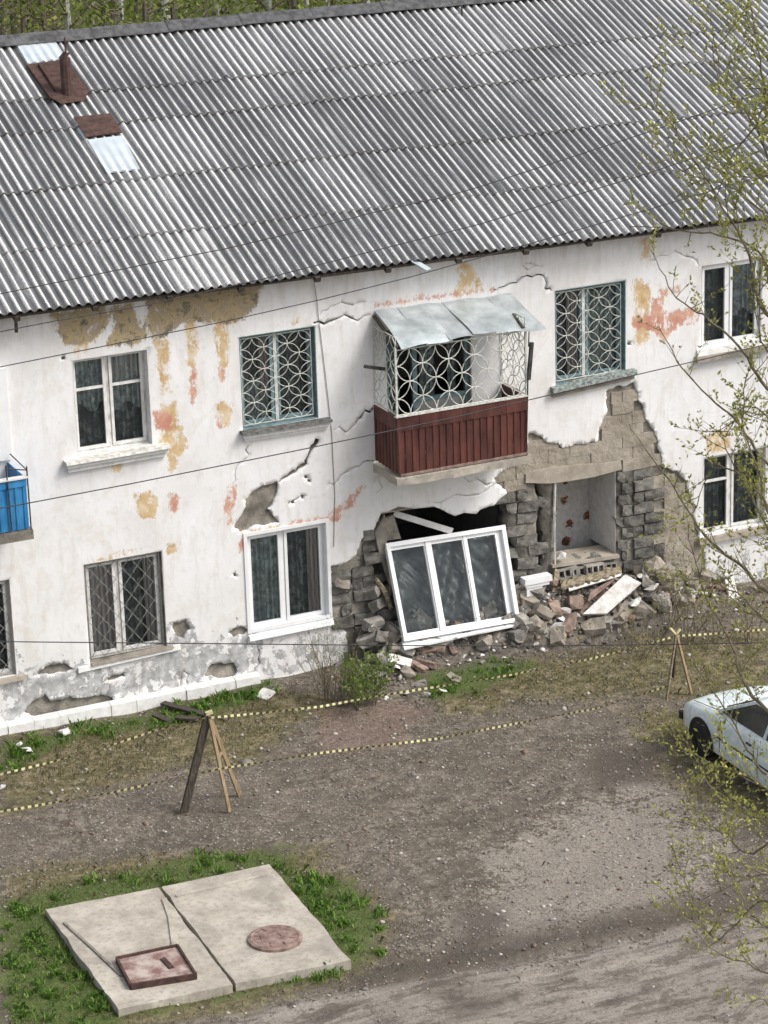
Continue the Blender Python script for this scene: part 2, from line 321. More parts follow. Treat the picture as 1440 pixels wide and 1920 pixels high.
def mk_slab():
    t = NT('cast_concrete'); v = t.wpos(); n = t.noise(2.2, 6, .65, v); s2 = t.noise(13, 5, .6, v)
    c = t.ramp(n, [(.3, (.30, .27, .225)), (.5, (.42, .385, .33)), (.7, (.53, .495, .43))]); c = t.mix(t.ramp(s2, [(.50, 0.), (.70, .6)]), c, (.22, .195, .17)); c = t.mix(t.ramp(t.noise(1.3, 6, .7, v, .6), [(.52, 0.), (.60, .5)]), c, (.26, .235, .205)); c = t.mix(t.ramp(t.noise(5, 5, .7, v), [(.6, 0.), (.72, .4)]), c, (.30, .29, .22))
    t.bump(t.noise(45, 5, .65, v), .4, .012); return t.fin(c, .95, 0, .2)
M['slab'] = mk_slab()
def mk_ground():
    t = NT('trodden_soil'); v = t.wpos(); n1 = t.noise(.7, 6, .65, v); n2 = t.noise(6, 6, .7, v); n3 = t.noise(26, 5, .7, v)
    vo = t.n('ShaderNodeTexVoronoi'); vo.inputs['Scale'].default_value = 17; t.L(v, vo.inputs['Vector']); vr = t.n('ShaderNodeTexVoronoi'); vr.inputs['Scale'].default_value = 7; t.L(v, vr.inputs['Vector'])
    fm = t.math('ADD', t.math('MULTIPLY', t.noise(4.5, 7, .72, v), .5), t.math('MULTIPLY', t.noise(13, 6, .75, v), .5)); c = t.ramp(fm, [(.39, (.058, .047, .037)), (.5, (.138, .118, .095)), (.60, (.28, .25, .21))])
    c = t.mix(t.ramp(t.noise(.9, 6, .72, t.wpos((.8, 1.5, 1))), [(.46, 0.), (.60, .7)]), c, (.092, .082, .064)); c = t.mix(t.ramp(n1, [(.35, 0.), (.7, .55)]), c, t.ramp(n3, [(.35, (.10, .083, .066)), (.65, (.26, .225, .19))]))
    st = t.ramp(vo.outputs['Distance'], [(.14, 1.), (.24, 0.)]); sel = t.ramp(vo.outputs['Color'], [(.45, 0.), (.5, 1.)]); c = t.mix(t.math('MULTIPLY', st, sel), c, (.40, .37, .33))
    def msk(a, amp, lo=.40, hi=.62): return t.ramp(t.math('ADD', t.attr(a), t.math('MULTIPLY', t.math('SUBTRACT', t.math('ADD', t.math('MULTIPLY', fm, .6), t.math('MULTIPLY', n1, .4)), .5), amp*1.7)), [(lo, 0.), (hi, 1.)])
    pale = t.ramp(n3, [(.3, (.17, .145, .12)), (.5, (.30, .27, .235)), (.66, (.42, .385, .34))]); c = t.mix(t.math('MULTIPLY', msk('pale', 2.6), .62), c, pale)
    road = t.ramp(t.noise(2.0, 6, .7, t.wpos((.45, 2.2, 1))), [(.40, (.085, .072, .060)), (.45, (.20, .175, .15)), (.62, (.32, .29, .255))]); rmx = t.mix(.35, road, pale); rmx = t.mix(t.ramp(fm, [(.40, .65), (.49, 0.)]), rmx, (.10, .085, .07)); rmx = t.mix(t.ramp(t.noise(1.6, 7, .75, t.wpos((.7, 1.6, 1))), [(.53, 0.), (.58, .7)]), rmx, (.105, .09, .073)); c = t.mix(msk('road', 1.4), c, rmx)
    c = t.mix(t.math('MULTIPLY', msk('rut', 1.3), .75), c, (.085, .073, .060))
    ol = t.ramp(fm, [(.40, (.06, .056, .026)), (.49, (.125, .112, .055)), (.54, (.19, .16, .09)), (.62, (.30, .25, .165))]); c = t.mix(t.math('MULTIPLY', msk('olive', 1.6), .85), c, ol)
    gr = t.ramp(n3, [(.35, (.04, .07, .016)), (.65, (.10, .15, .04))]); c = t.mix(t.math('MULTIPLY', msk('green', 1.5), .8), c, gr)
    rd = t.mix(t.math('MULTIPLY', msk('redsoil', 1.5), .5), c, t.ramp(n3, [(.35, (.12, .075, .06)), (.65, (.30, .215, .18))]))
    h = t.math('ADD', t.math('MULTIPLY', n2, .7), t.math('MULTIPLY', n3, .5)); t.bump(h, .8, .05); return t.fin(rd, .97, 0, .15)
M['ground'] = mk_ground()

# ================================================================== GROUND
def lin(a, b, st): return list(np.arange(a, b-1e-6, st))
gx = sorted(set([-400, -200, -100, -60, -40, -28, -20, -15]+lin(-12, 9, .125)+[9, 11, 14, 18, 25, 40, 60, 100, 200, 400]))
gy = sorted(set([-300, -150, -80, -50, -35, -25, -19]+lin(-16, .6, .125)+[.6, 2, 5, 9, 14, 20, 30, 45, 60, 80, 110, 160, 250, 400]))
X, Y = np.meshgrid(gx, gy)
def gh(x, y):
    h = .016*np.sin(x*1.7+y*.9)+.014*np.sin(x*.8-y*2.1+1)+.010*np.sin(x*4.3+y*3.1)+.008*np.sin(-x*5.1+y*6.3+2)
    h = h+.05*np.exp(-((x+1)/4)**2-((y+1.2)/.9)**2)
    for px0, py0, px1, py1 in (((650, 1815, 1440, 1690)), ((560, 1860, 1000, 1790))):
        a, b = PG(px0, py0)[:2], PG(px1, py1)[:2]; d = (b-a)/np.linalg.norm(b-a); dist = (x-a[0])*-d[1]+(y-a[1])*d[0]
        h = h-.05*np.exp(-(dist/.16)**2)+.02*np.exp(-((np.abs(dist)-.35)/.15)**2)
    return h
inb = (X > -12) & (X < 9) & (Y > -16) & (Y < .3)
Zg = np.where(inb, gh(X, Y), 0)-.02
V = np.stack([X, Y, Zg], -1).reshape(-1, 3); nx, ny = len(gx), len(gy)
ii = (np.arange(ny-1)[:, None]*nx+np.arange(nx-1)[None, :]).ravel(); F = np.stack([ii, ii+1, ii+nx+1, ii+nx], -1)
ground = npmesh('ground', V, F, M['ground'], smooth=True); ground['kind'] = 'structure'
GA = dict(
 olive=[[(0, 1385), (480, 1290), (600, 1300), (640, 1330), (560, 1360), (470, 1420), (300, 1450), (0, 1530)], [(780, 1275), (960, 1250), (1250, 1190), (1440, 1180), (1440, 1330), (1240, 1300), (1000, 1310), (840, 1345)],
        [(0, 1640), (350, 1590), (600, 1590), (740, 1720), (720, 1810), (640, 1830), (430, 1880), (220, 1930), (0, 1930)], [(1180, 1330), (1440, 1330), (1440, 1520), (1300, 1500)]],
 green=[[(0, 1395), (300, 1325), (500, 1280), (520, 1300), (380, 1345), (150, 1385), (0, 1440)], [(0, 1690), (180, 1650), (380, 1595), (540, 1585), (560, 1625), (650, 1650), (715, 1730), (700, 1795), (655, 1810), (440, 1850), (230, 1900), (215, 1935), (0, 1935)], [(800, 1260), (960, 1235), (1000, 1250), (880, 1300), (800, 1310)]],
 pale=[[(870, 1720), (920, 1610), (1040, 1540), (1180, 1470), (1300, 1480), (1330, 1600), (1240, 1690), (1060, 1740), (960, 1760)]],
 road=[[(250, 1960), (480, 1885), (700, 1840), (900, 1810), (1440, 1700), (1700, 1640), (1700, 2100), (200, 2100)]],
 rut=[[(600, 1815), (900, 1755), (1010, 1745), (1440, 1665), (1440, 1700), (1040, 1775), (700, 1845), (560, 1850)], [(860, 1700), (920, 1690), (960, 1790), (900, 1800)], [(1120, 1400), (1260, 1380), (1270, 1450), (1120, 1480)], [(820, 1870), (1000, 1850), (990, 1890), (840, 1910)]],
 redsoil=[[(600, 1330), (780, 1310), (820, 1340), (760, 1390), (640, 1420), (590, 1400)], [(780, 1215), (880, 1205), (870, 1240), (780, 1260)]])
Xf, Yf = X.ravel(), Y.ravel(); GM = {}
for k, polys in GA.items():
    d = np.full(Xf.shape, 9.)
    for p in polys: d = np.minimum(d, sdf(Xf, Yf, gz(p)))
    v = np.clip(.5-d/(1.1 if k in ('green', 'redsoil') else 2.2 if k == 'pale' else 1.5), 0, 1)
    if k == 'olive': v = np.maximum(v, np.where(Yf > 8, 1, 0))
    if k == 'green': v = np.maximum(v, np.where(Yf > 14, .6, 0))
    a = ground.data.attributes.new(k, 'FLOAT', 'POINT'); a.data.foreach_set('value', v.astype(np.float32)); GM[k] = v.reshape(X.shape)

# ================================================================== HOUSE
XL, XR, ZT = -12.5, 13.5, 6.62
house = tag(empty('apartment_house'), 'two storey white plastered apartment house with grey corrugated roof and collapsed corner wall', 'house')
# window openings (x0, x1, z0, z1)
OP = dict(U1=(-5.06, -3.85, 4.21, 5.735), U2=(-2.36, -1.08, 4.20, 5.70), U3=(3.14, 4.45, 4.09, 5.68), U4=(5.89, 7.06, 4.30, 5.72),
          L1=(-7.50, -6.27, .88, 2.47), L2=(-5.09, -3.81, .86, 2.475), L3=(-2.39, -1.03, .85, 2.46), L4=(5.95, 7.2, .98, 2.40), BD=(.12, 1.62, 3.34, 5.45))
def rect(o): return [(o[0], o[2]), (o[1], o[2]), (o[1], o[3]), (o[0], o[3])]
WH = [rect(o) for o in OP.values()]
# ---- torn openings of the wall core, and the larger area that lost its plaster
hole_big = rough(fz([(712, 962), (951, 924), (956, 960), (962, 1010), (975, 1095), (990, 1190), (880, 1230), (770, 1262), (728, 1230), (722, 1150), (690, 1110), (700, 1060), (698, 1020)]), .14, 3, 3)
hole_gap = rough(fz([(1004, 906), (1017, 903), (1019, 960), (1021, 1075), (1012, 1078), (1008, 1000)]), .1, 2, 5)
niche = fz([(1040, 903), (1157, 884), (1157, 1048), (1040, 1062)])
core_holes = [hole_big, hole_gap, niche]
pl_holes = [rough(fz(p), .16, 4, 11+i) for i, p in enumerate([
    [(716, 961), (700, 994), (678, 1012), (668, 1040), (651, 1054), (630, 1060), (617, 1064), (619, 1110), (625, 1168), (645, 1180), (652, 1215), (660, 1262), (800, 1290), (1000, 1240), (1330, 1160), (1322, 1040), (1312, 1000), (1300, 965), (1296, 930), (1290, 903), (1275, 888), (1256, 880), (1243, 876),
     (1240, 850), (1226, 806), (1208, 772), (1197, 745), (1189, 716), (1136, 733), (1139, 772), (1126, 798), (1120, 828), (1090, 832), (1055, 841), (1020, 825), (991, 812), (986, 858), (960, 872), (940, 885), (926, 897), (938, 910), (951, 925)],
    [(440, 990), (455, 960), (460, 935), (480, 918), (505, 908), (522, 903), (520, 925), (512, 945), (502, 955), (515, 970), (524, 980), (490, 986), (470, 990), (452, 998)],
    [(45, 1338), (55, 1322), (72, 1310), (85, 1300), (95, 1315), (130, 1305), (160, 1308), (190, 1302), (212, 1308), (214, 1318), (150, 1330), (90, 1345)],
    [(383, 1270), (390, 1252), (410, 1242), (440, 1243), (446, 1258), (440, 1268)],
    [(325, 1168), (350, 1160), (358, 1180), (345, 1198), (330, 1192)],
    [(62, 1268), (85, 1250), (120, 1243), (138, 1256), (100, 1265)],
    [(428, 1186), (452, 1174), (466, 1180), (460, 1190), (440, 1196)],
    [(200, 1272), (232, 1262), (236, 1268), (205, 1278)]])]
CR = [([(596, 823), (586, 838), (576, 860), (570, 872), (556, 884), (540, 893), (524, 904)], (.12, .06, .07, .03)),
      ([(700, 765), (680, 778), (668, 790), (660, 803), (625, 808)], (.035, .05, .02, .008)),
      ([(703, 864), (680, 868), (660, 880), (645, 888), (630, 905), (615, 912)], (.022, .012, .004)),
      ([(588, 606), (620, 602), (660, 597), (694, 590)], (.045, .02, .006)), ([(600, 592), (620, 575), (650, 570), (685, 566)], (.008, .006, .003)),
      ([(1034, 545), (1022, 540), (1019, 517), (1000, 520), (970, 530), (935, 540), (925, 547)], (.03, .03, .022, .03, .012)),
      ([(466, 835), (462, 860), (440, 890), (432, 915)], (.014, .008, .003)), ([(702, 905), (720, 885), (705, 925)], (.004, .01, .003)),
      ([(870, 895), (905, 905), (930, 903)], (.004, .012, .006)), ([(930, 905), (880, 930), (800, 940)], (.01, .014, .003)),
      ([(1000, 496), (980, 498), (1015, 500)], (.006, .008, .003)), ([(1216, 488), (1250, 480), (1290, 482), (1310, 498)], (.005, .006, .004)),
      ([(540, 945), (552, 938), (566, 931)], (.03, .015, .004)), ([(205, 1330), (200, 1305), (205, 1285)], (.02, .012, .004)), ([(338, 1290), (345, 1258), (352, 1285)], (.012, .02, .008)), ([(480, 1262), (484, 1235), (482, 1210)], (.02, .016, .004))]
cracks = [crackpoly(fz(p), w) for p, w in CR]
deepcr = [c for c, (p, w) in zip(cracks, CR) if max(w) > .02]
pl_holes += [rough(fz([(x-4, y-2.5), (x+3, y-4), (x+4.5, y+2), (x-1, y+3.5)]), .3, 2, i+70) for i, (x, y) in enumerate([(549, 942), (566, 932), (574, 895), (579, 902), (440, 1078), (118, 672), (1180, 645)])]
STAIN = dict(
 ochre=[[(345, 605), (370, 600), (368, 650), (365, 690), (352, 690), (350, 650)], [(400, 605), (428, 600), (428, 690), (412, 690), (404, 650)], [(290, 640), (315, 635), (318, 680), (312, 690), (322, 740), (305, 740), (296, 690)], [(300, 810), (340, 800), (352, 840), (332, 858), (326, 885), (315, 885), (316, 850), (300, 832)],
        [(250, 925), (285, 920), (297, 945), (290, 970), (270, 975), (253, 950)], [(860, 495), (890, 490), (885, 510), (905, 530), (890, 550), (850, 555), (862, 525), (855, 510)], [(1200, 450), (1222, 446), (1216, 480), (1210, 500), (1202, 482)],
        [(1325, 815), (1368, 805), (1368, 842), (1325, 852)], [(165, 1050), (240, 1032), (268, 1027), (180, 1056)], [(312, 1022), (334, 1018), (330, 1035), (312, 1040)], [(452, 1000), (535, 982), (532, 993), (470, 1003)], [(140, 640), (165, 637), (163, 662), (142, 667)], [(300, 760), (330, 755), (335, 800), (305, 805)], [(548, 600), (562, 598), (560, 607), (548, 610)], [(405, 750), (435, 760), (430, 800), (410, 800)], [(1190, 530), (1220, 535), (1215, 640), (1190, 650)], [(400, 560), (440, 570), (445, 610), (405, 612)], [(1185, 525), (1205, 520), (1205, 545), (1185, 550)], [(210, 870), (235, 862), (225, 885), (210, 885)]],
 pink=[[(355, 690), (366, 690), (370, 720), (362, 766), (356, 740)], [(408, 690), (424, 690), (420, 714), (411, 708)], [(286, 768), (305, 768), (325, 783), (322, 800), (305, 810), (290, 800)], [(318, 925), (331, 923), (336, 950), (325, 966), (317, 950)], [(425, 915), (444, 911), (440, 940), (432, 960), (440, 985), (428, 990), (419, 955)],
       [(640, 945), (682, 908), (677, 925), (665, 935), (663, 950), (645, 957), (635, 966), (608, 976), (606, 970)], [(1185, 592), (1310, 578), (1313, 606), (1272, 610), (1252, 630), (1242, 645), (1228, 622), (1208, 616), (1185, 618)], [(1235, 545), (1278, 535), (1272, 548), (1240, 556)], [(1220, 560), (1245, 555), (1240, 600), (1222, 605)], [(525, 984), (640, 964), (640, 974), (600, 979), (530, 991)],
       [(444, 1030), (454, 1005), (460, 1010), (450, 1035)], [(705, 566), (850, 548), (930, 540), (930, 545), (850, 555), (705, 574)], [(408, 780), (420, 780), (418, 806), (410, 806)]],
 olive=[[(93, 588), (200, 570), (206, 600), (190, 625), (175, 640), (130, 650), (115, 640), (108, 618)], [(206, 575), (252, 570), (262, 610), (274, 630), (266, 642), (204, 652), (198, 645), (212, 620), (215, 600)],
        [(275, 562), (420, 540), (492, 530), (482, 565), (467, 590), (445, 607), (415, 607), (405, 600), (395, 605), (345, 605), (330, 615), (310, 632), (285, 637), (275, 620)]])
GR = [[(-10, 1200), (60, 1245), (160, 1230), (240, 1255), (330, 1150), (360, 1150), (380, 1200), (480, 1165), (500, 1215), (620, 1175), (640, 1240), (480, 1270), (0, 1370)]]
def plate(name, outer, holes, y0, y1, matl, parent, fine=None, step=.075, attrs=False, backface=False):
    pts = []; edges = []
    def ring(p):
        b = len(pts); pts.extend(p); n = len(p); edges.extend((b+i, b+(i+1) % n) for i in range(n))
    ring(outer)
    for h in holes: ring(h)
    if fine:
        fx, fz_ = np.meshgrid(np.arange(fine[0], fine[1], step), np.arange(fine[2], fine[3], step)); j = rng.uniform(-.25, .25, (2,)+fx.shape)*step
        pts.extend(map(tuple, np.stack([fx+j[0], fz_+j[1]], -1).reshape(-1, 2)))
    r = delaunay_2d_cdt([Vector(p) for p in pts], edges, [], 0, 1e-5)
    v = np.array([tuple(a) for a in r[0]]); f = np.array([t for t in r[2] if len(t) == 3]); c = v[f].mean(1)
    keep = inpoly(c[:, 0], c[:, 1], outer)
    for h in holes: keep &= ~inpoly(c[:, 0], c[:, 1], h)
    f = f[keep]; a, b, cc = v[f[:, 0]], v[f[:, 1]], v[f[:, 2]]; ar = (b[:, 0]-a[:, 0])*(cc[:, 1]-a[:, 1])-(b[:, 1]-a[:, 1])*(cc[:, 0]-a[:, 0])
    f = np.where((ar < 0)[:, None], f[:, ::-1], f)     # ccw in x,z -> faces -y
    e = np.concatenate([f[:, [0, 1]], f[:, [1, 2]], f[:, [2, 0]]]); es = set(map(tuple, e)); bd = np.array([t for t in es if (t[1], t[0]) not in es])
    n = len(v); V = np.concatenate([np.stack([v[:, 0], np.full(n, y0), v[:, 1]], -1), np.stack([v[:, 0], np.full(n, y1), v[:, 1]], -1)])
    FF = [f, np.stack([bd[:, 0], bd[:, 1]+n, bd[:, 1]], -1), np.stack([bd[:, 0], bd[:, 0]+n, bd[:, 1]+n], -1)]
    if backface: FF.append(f[:, ::-1]+n)
    o = npmesh(name, V, np.concatenate(FF), matl, parent)
    if attrs:
        for k, polys in STAIN.items():
            d = np.full(n, 1.)
            for p in polys: d = np.minimum(d, sdf(v[:, 0], v[:, 1], fz(p)))
            at = o.data.attributes.new(k, 'FLOAT', 'POINT'); at.data.foreach_set('value', np.concatenate([d, d]).astype(np.float32))
        d = np.full(n, 9.)
        for p in GR: d = np.minimum(d, sdf(v[:, 0], v[:, 1], fz(p)))
        g = np.clip(.40-d*.8, -.6, .68); g = np.maximum(g, np.clip((1.0-v[:, 1])*.9, -.6, .45)); at = o.data.attributes.new('grime', 'FLOAT', 'POINT'); at.data.foreach_set('value', np.concatenate([g, g]).astype(np.float32))
    return o
outer = [(XL, -.1), (XR, -.1), (XR, ZT), (XL, ZT)]
wall = plate('wall', [(XL, -.1), (XR, -.1), (XR, ZT), (XL, ZT)], WH+core_holes+deepcr, .045, .48, M['deep'], house, fine=None, backface=True)
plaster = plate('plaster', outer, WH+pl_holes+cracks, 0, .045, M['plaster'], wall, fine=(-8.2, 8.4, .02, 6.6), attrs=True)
plaster['label'] = 'cracked whitewashed plaster with ochre and pink stains'
# body of the house behind the front wall
def part(name, m, parent, *boxes):
    b = MB()
    for a, c in boxes: b.box(a, c)
    return b.build(name, m, parent)
BY = 13.1
part('back_wall', M['white_paint'], house, ((XL, BY-.4, -.1), (XR, BY, ZT)))
part('end_wall', M['white_paint'], house, ((XL, .482, -.1), (XL+.4, BY-.402, ZT)))
part('end_wall', M['white_paint'], house, ((XR-.4, .482, -.1), (XR, BY-.402, ZT)))
part('floor_slab', M['tan_conc'], house, ((XL+.402, .15, 3.02), (XR-.402, BY-.41, 3.28)))
part('ground_floor', M['room'], house, ((XL+.402, .49, -.05), (XR-.402, BY-.41, .55)))
part('ceiling', M['room'], house, ((XL+.402, .49, 6.35), (XR-.402, BY-.41, 6.5)))
part('corridor_wall', M['room'], house, ((XL+.41, 4.2, .56), (XR-.41, 4.4, 3.01)), ((XL+.41, 4.2, 3.29), (XR-.41, 4.4, 6.34)))
for px in (-6.0, -3.0, 2.62, 5.3, 9.0):
    part('partition_wall', M['room'], house, ((px-.06, .49, .56), (px+.06, 4.19, 3.01)), ((px-.06, .49, 3.29), (px+.06, 4.19, 6.34)))
# plinth ledge along the foot of the left half
pb = MB(); xs = np.arange(-12.4, -2.3, .42)
for i in range(len(xs)-1):
    a, b = xs[i], xs[i+1]-.006; t = random.uniform(-.012, .012)
    pb.add([(a, -.17+t, -.1), (b, -.17+t, -.1), (b, -.15+t, .13), (a, -.15+t, .135), (a, -.002, -.1), (b, -.002, -.1), (b, -.002, .16), (a, -.002, .16)], [(0, 1, 2, 3), (3, 2, 6, 7), (0, 3, 7, 4), (1, 5, 6, 2), (0, 4, 5, 1)])
pl = pb.build('plinth', M['white_paint'], house)

# ---- single masonry blocks where the plaster and the skin of the wall are gone
def block_mesh(name, dims, m, seed, amp=.012, hollow=False):
    rr = random.Random(seed); bm = bmesh.new(); bmesh.ops.create_cube(bm, size=1); 
    bmesh.ops.subdivide_edges(bm, edges=bm.edges[:], cuts=1, use_grid_fill=True)
    for v in bm.verts:
        k = sum(abs(c) > .49 for c in v.co); s_ = {3: .93, 2: .985, 1: 1.0}.get(k, 1) if amp > .004 else 1.
        v.co = Vector((v.co.x*dims[0]*s_, v.co.y*dims[1]*s_, v.co.z*dims[2]*s_))+Vector([rr.uniform(-amp, amp)*(1.7 if k == 3 else 1) for _ in range(3)])
    me = bpy.data.meshes.new(name); bm.to_mesh(me); bm.free(); me.materials.append(m); return me
BLK = [block_mesh('block', (.39, .30, .19), M['slag'], i) for i in range(6)]
BLKH = [block_mesh('block', (.20, .30, .19), M['slag'], i+20) for i in range(4)]
TAN = [block_mesh('block', (.40, .12, .20), M['tan_flush'], i+40, .003) for i in range(5)]
def inst(name, me, loc, rot=(0, 0, 0), scale=(1, 1, 1), parent=None):
    o = bpy.data.objects.new(name, me); COL.objects.link(o); o.location = loc; o.rotation_euler = rot; o.scale = scale
    if parent: o.parent = parent
    return o
def masonry(poly, front, jit, meshes, tilt=0., ch=.2, bw=.4, gap=.0, seed=1, avoid=(), depth=.15, xs_off=0):
    rr = random.Random(seed); p = np.array(poly); n = 0
    z = math.floor(p[:, 1].min()/ch)*ch+ch/2; row = 0
    while z < p[:, 1].max()+ch:
        x = math.floor(p[:, 0].min()/bw)*bw+(bw/2 if row % 2 else 0)+xs_off
        while x < p[:, 0].max()+bw:
            half = rr.random() < .18; w = bw/2 if half else bw; cx = x+w/2
            t = np.array([cx, cx-w*.3, cx+w*.3]), np.array([z, z, z])
            tt = np.array([cx, cx-w*.52, cx+w*.52, cx-w*.52, cx+w*.52, cx]), np.array([z, z-ch*.4, z-ch*.4, z+ch*.4, z+ch*.4, z+ch*.45])
            if inpoly(*t, poly).sum() >= 2 and not any(inpoly(*tt, a).any() for a in avoid):
                me = rr.choice(BLKH) if half and meshes is BLK else rr.choice(meshes); s_ = (.5, 1, 1) if half and meshes is not BLK else (1, 1, 1)
                inst('block', me, (cx+rr.uniform(-.01, .01), front+depth+rr.uniform(-jit, jit), z+rr.uniform(-.006, .006)), (rr.uniform(-.025, .025)*(jit > .01), rr.uniform(-.045, .045)*(jit > .01)+tilt, rr.uniform(-.03, .03)*(jit > .01)), (s_[0]*(.975 if jit > .01 else 1.0), 1, .95 if jit > .01 else .998), wall); n += 1
            x += w
        z += ch; row += 1
    return n
nb = masonry(fz([(1157, 885), (1222, 888), (1232, 940), (1240, 1000), (1262, 1060), (1270, 1120), (1150, 1120), (1157, 1050)]), -.005, .022, BLK, seed=2, avoid=[niche])
nb += masonry(fz([(1158, 888), (1182, 886), (1184, 1060), (1158, 1062)]), .0, .02, BLKH, bw=.2, seed=31, xs_off=.08)
nb += masonry(fz([(1222, 880), (1256, 882), (1275, 890), (1290, 905), (1298, 935), (1304, 970), (1318, 1010), (1330, 1060), (1335, 1130), (1270, 1130), (1262, 1060), (1240, 1000), (1232, 940)]), .018, .006, TAN, seed=3, depth=.06)
nb += masonry(fz([(619, 1064), (651, 1056), (680, 1013), (700, 996), (717, 962), (728, 1000), (722, 1060), (735, 1110), (742, 1160), (752, 1262), (650, 1265), (640, 1180), (626, 1168)]), .0, .06, BLK, tilt=.03, seed=4)
nb += masonry(fz([(946, 932), (985, 906), (1003, 908), (1010, 1000), (1014, 1085), (1000, 1180), (985, 1190), (966, 1095), (955, 1000)]), .01, .035, BLK, tilt=.06, seed=6)
nb += masonry(fz([(1015, 905), (1041, 903), (1041, 1075), (1020, 1075)]), .04, .02, BLKH, bw=.2, seed=8)
nb += masonry(fz([(990, 815), (1020, 826), (1055, 842), (1120, 830), (1127, 798), (1140, 772), (1138, 735), (1188, 718), (1197, 748), (1225, 808), (1240, 860), (1242, 876), (1200, 880), (1160, 884), (985, 905), (950, 925), (930, 900), (960, 875)]), .018, .006, TAN, seed=10, depth=.06, avoid=[niche])
nb += masonry(fz([(1036, 1062), (1165, 1045), (1165, 1110), (1030, 1130)]), .0, .03, BLK, seed=12)
# lintel over the small opening, and the concrete beam under the balcony
lp = fz([(985, 905), (1165, 880), (1164, 864), (985, 888)])
lm = MB(); lm.prism(rough(lp, .06, 2, 4)[::-1], -.012, .42); lm.build('lintel', M['tan_conc'], wall)
lp = fz([(712, 966), (952, 928), (952, 918), (712, 955)])
lm = MB(); lm.prism(lp[::-1], .05, .42); lm.build('lintel', M['tan_conc'], wall)
# wallpapered wall and white reveal seen through the small opening
q = niche; xa, xb, za, zb = q[0][0], q[1][0], q[3][1], q[0][1]
part('papered_wall', M['wallpaper'], house, ((2.7, .95, .56), (5.2, 1.0, 3.0)))
part('reveal', M['white_paint'], house, ((xb-.012, .05, za+.0), (xb+.05, .94, zb+.05)))
mb = MB()
a, b = PF(1036, 1060, -.06), PF(1162, 1041, -.06); mb.add([a, b, (b[0], .5, b[2]+.02), (a[0], .5, a[2]+.02), a-[0, 0, .05], b-[0, 0, .05], (b[0], .5, b[2]-.03), (a[0], .5, a[2]-.03)], [(0, 1, 2, 3), (4, 5, 1, 0), (5, 6, 2, 1), (7, 4, 0, 3), (7, 6, 5, 4)]); mb.build('sill_board', M['tan_conc'], house)
mb = MB(); mb.tube([PF(1041, 905, .02), PF(1039, 960, .0), PF(1041, 1062, -.02)], .02, 5); mb.build('jamb_batten', M['old_white'], house)
# timbers hanging in the big opening
mb = MB(); mb.bar(PF(738, 962, .3), PF(848, 996, .0), .10, .03, (0, 1, 0)); mb.build('loose_board', M['white_paint'], house)
mb = MB(); mb.prism(fz([(722, 972), (738, 965), (752, 1010), (724, 1014)], .1)[::-1], .1, .14); mb.build('loose_panel', M['mortar'], house)
mb = MB(); mb.prism(fz([(703, 1000), (722, 966), (726, 1020), (745, 1090), (752, 1150), (735, 1110), (722, 1070), (712, 1040)], -.03)[::-1], -.03, .04); mb.build('torn_render_slab', M['mortar'], house)
mb = MB(); mb.tube([PF(705, 1085, -.12), PF(722, 1110, -.16), PF(733, 1140, -.16)], [.03, .05, .035], 6); mb.build('broken_lath', M['wood_rot'], house)

# ================================================================== ROOF
CR_, SR_ = math.cos(RA), math.sin(RA)
def RP(x, s, h=0.): return np.array([x, EY+s*CR_-h*SR_, EZ+zdrop(x)+s*SR_+h*CR_])
SRIDGE = 7.52; RX0, RX1 = -13.0, 14.0
rf = MB()
ry, rz = EY+SRIDGE*CR_, SRIDGE*SR_
def rv(x, s, h): return RP(x, s, h)
a, b = RX0+.05, RX1-.05
rf.add([rv(a, .03, -.10), rv(b, .03, -.10), rv(b, SRIDGE, -.10), rv(a, SRIDGE, -.10), rv(a, .03, -.06), rv(b, .03, -.06), rv(b, SRIDGE, -.06), rv(a, SRIDGE, -.06)],
       [(0, 3, 2, 1), (4, 5, 6, 7), (0, 1, 5, 4), (1, 2, 6, 5), (3, 0, 4, 7)])
mir = lambda p: np.array([p[0], 2*ry-p[1], p[2]])
rf.add([mir(rv(a, 0, 0)), mir(rv(b, 0, 0)), rv(b, SRIDGE, 0), rv(a, SRIDGE, 0)], [(0, 1, 2, 3)])
for xe in (XL+.001, XR-.001):
    rf.add([(xe, EY+.5, ZT+zdrop(xe)*.3), (xe, 2*ry-EY-.5, ZT), (xe, ry, EZ+zdrop(xe)+rz-.12)], [(0, 1, 2)])
roof = rf.build('roof', M['wood_dark'], house)
WAVE = .15; NW = 7
def sheet_mesh(L, chip=0, seed=0):
    rr = random.Random(seed); n = NW*8+4; w = n/8*WAVE; ys = [0, .10, .22, L*.55, L]; V = []; cre = []
    for j, y in enumerate(ys):
        for i in range(n+1):
            x = i/n*w; z = .027*math.cos(2*math.pi*x/WAVE)+.004*math.cos(4*math.pi*x/WAVE)
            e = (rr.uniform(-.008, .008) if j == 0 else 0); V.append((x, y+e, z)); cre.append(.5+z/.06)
    F = []
    for j in range(len(ys)-1):
        for i in range(n):
            if chip and j < 2 and ((i < chip) if seed % 2 else (i > n-1-chip)) and not (j == 1 and abs(i-(0 if seed % 2 else n)) > chip*.5): continue
            b = j*(n+1)+i; F.append((b, b+1, b+n+2, b+n+1))
    b0 = len(V)                       # thickness at the lower edge
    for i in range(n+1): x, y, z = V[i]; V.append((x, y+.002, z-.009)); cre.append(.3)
    if not chip: F += [(b0+i, b0+i+1, i+1, i) for i in range(n)]
    me = bpy.data.meshes.new('slate_sheet'); me.from_pydata(V, [], F); me.materials.append(M['slate']); at = me.attributes.new('crest', 'FLOAT', 'POINT'); at.data.foreach_set('value', cre); me.polygons.foreach_set('use_smooth', [True]*len(me.polygons)); me.update(); return me
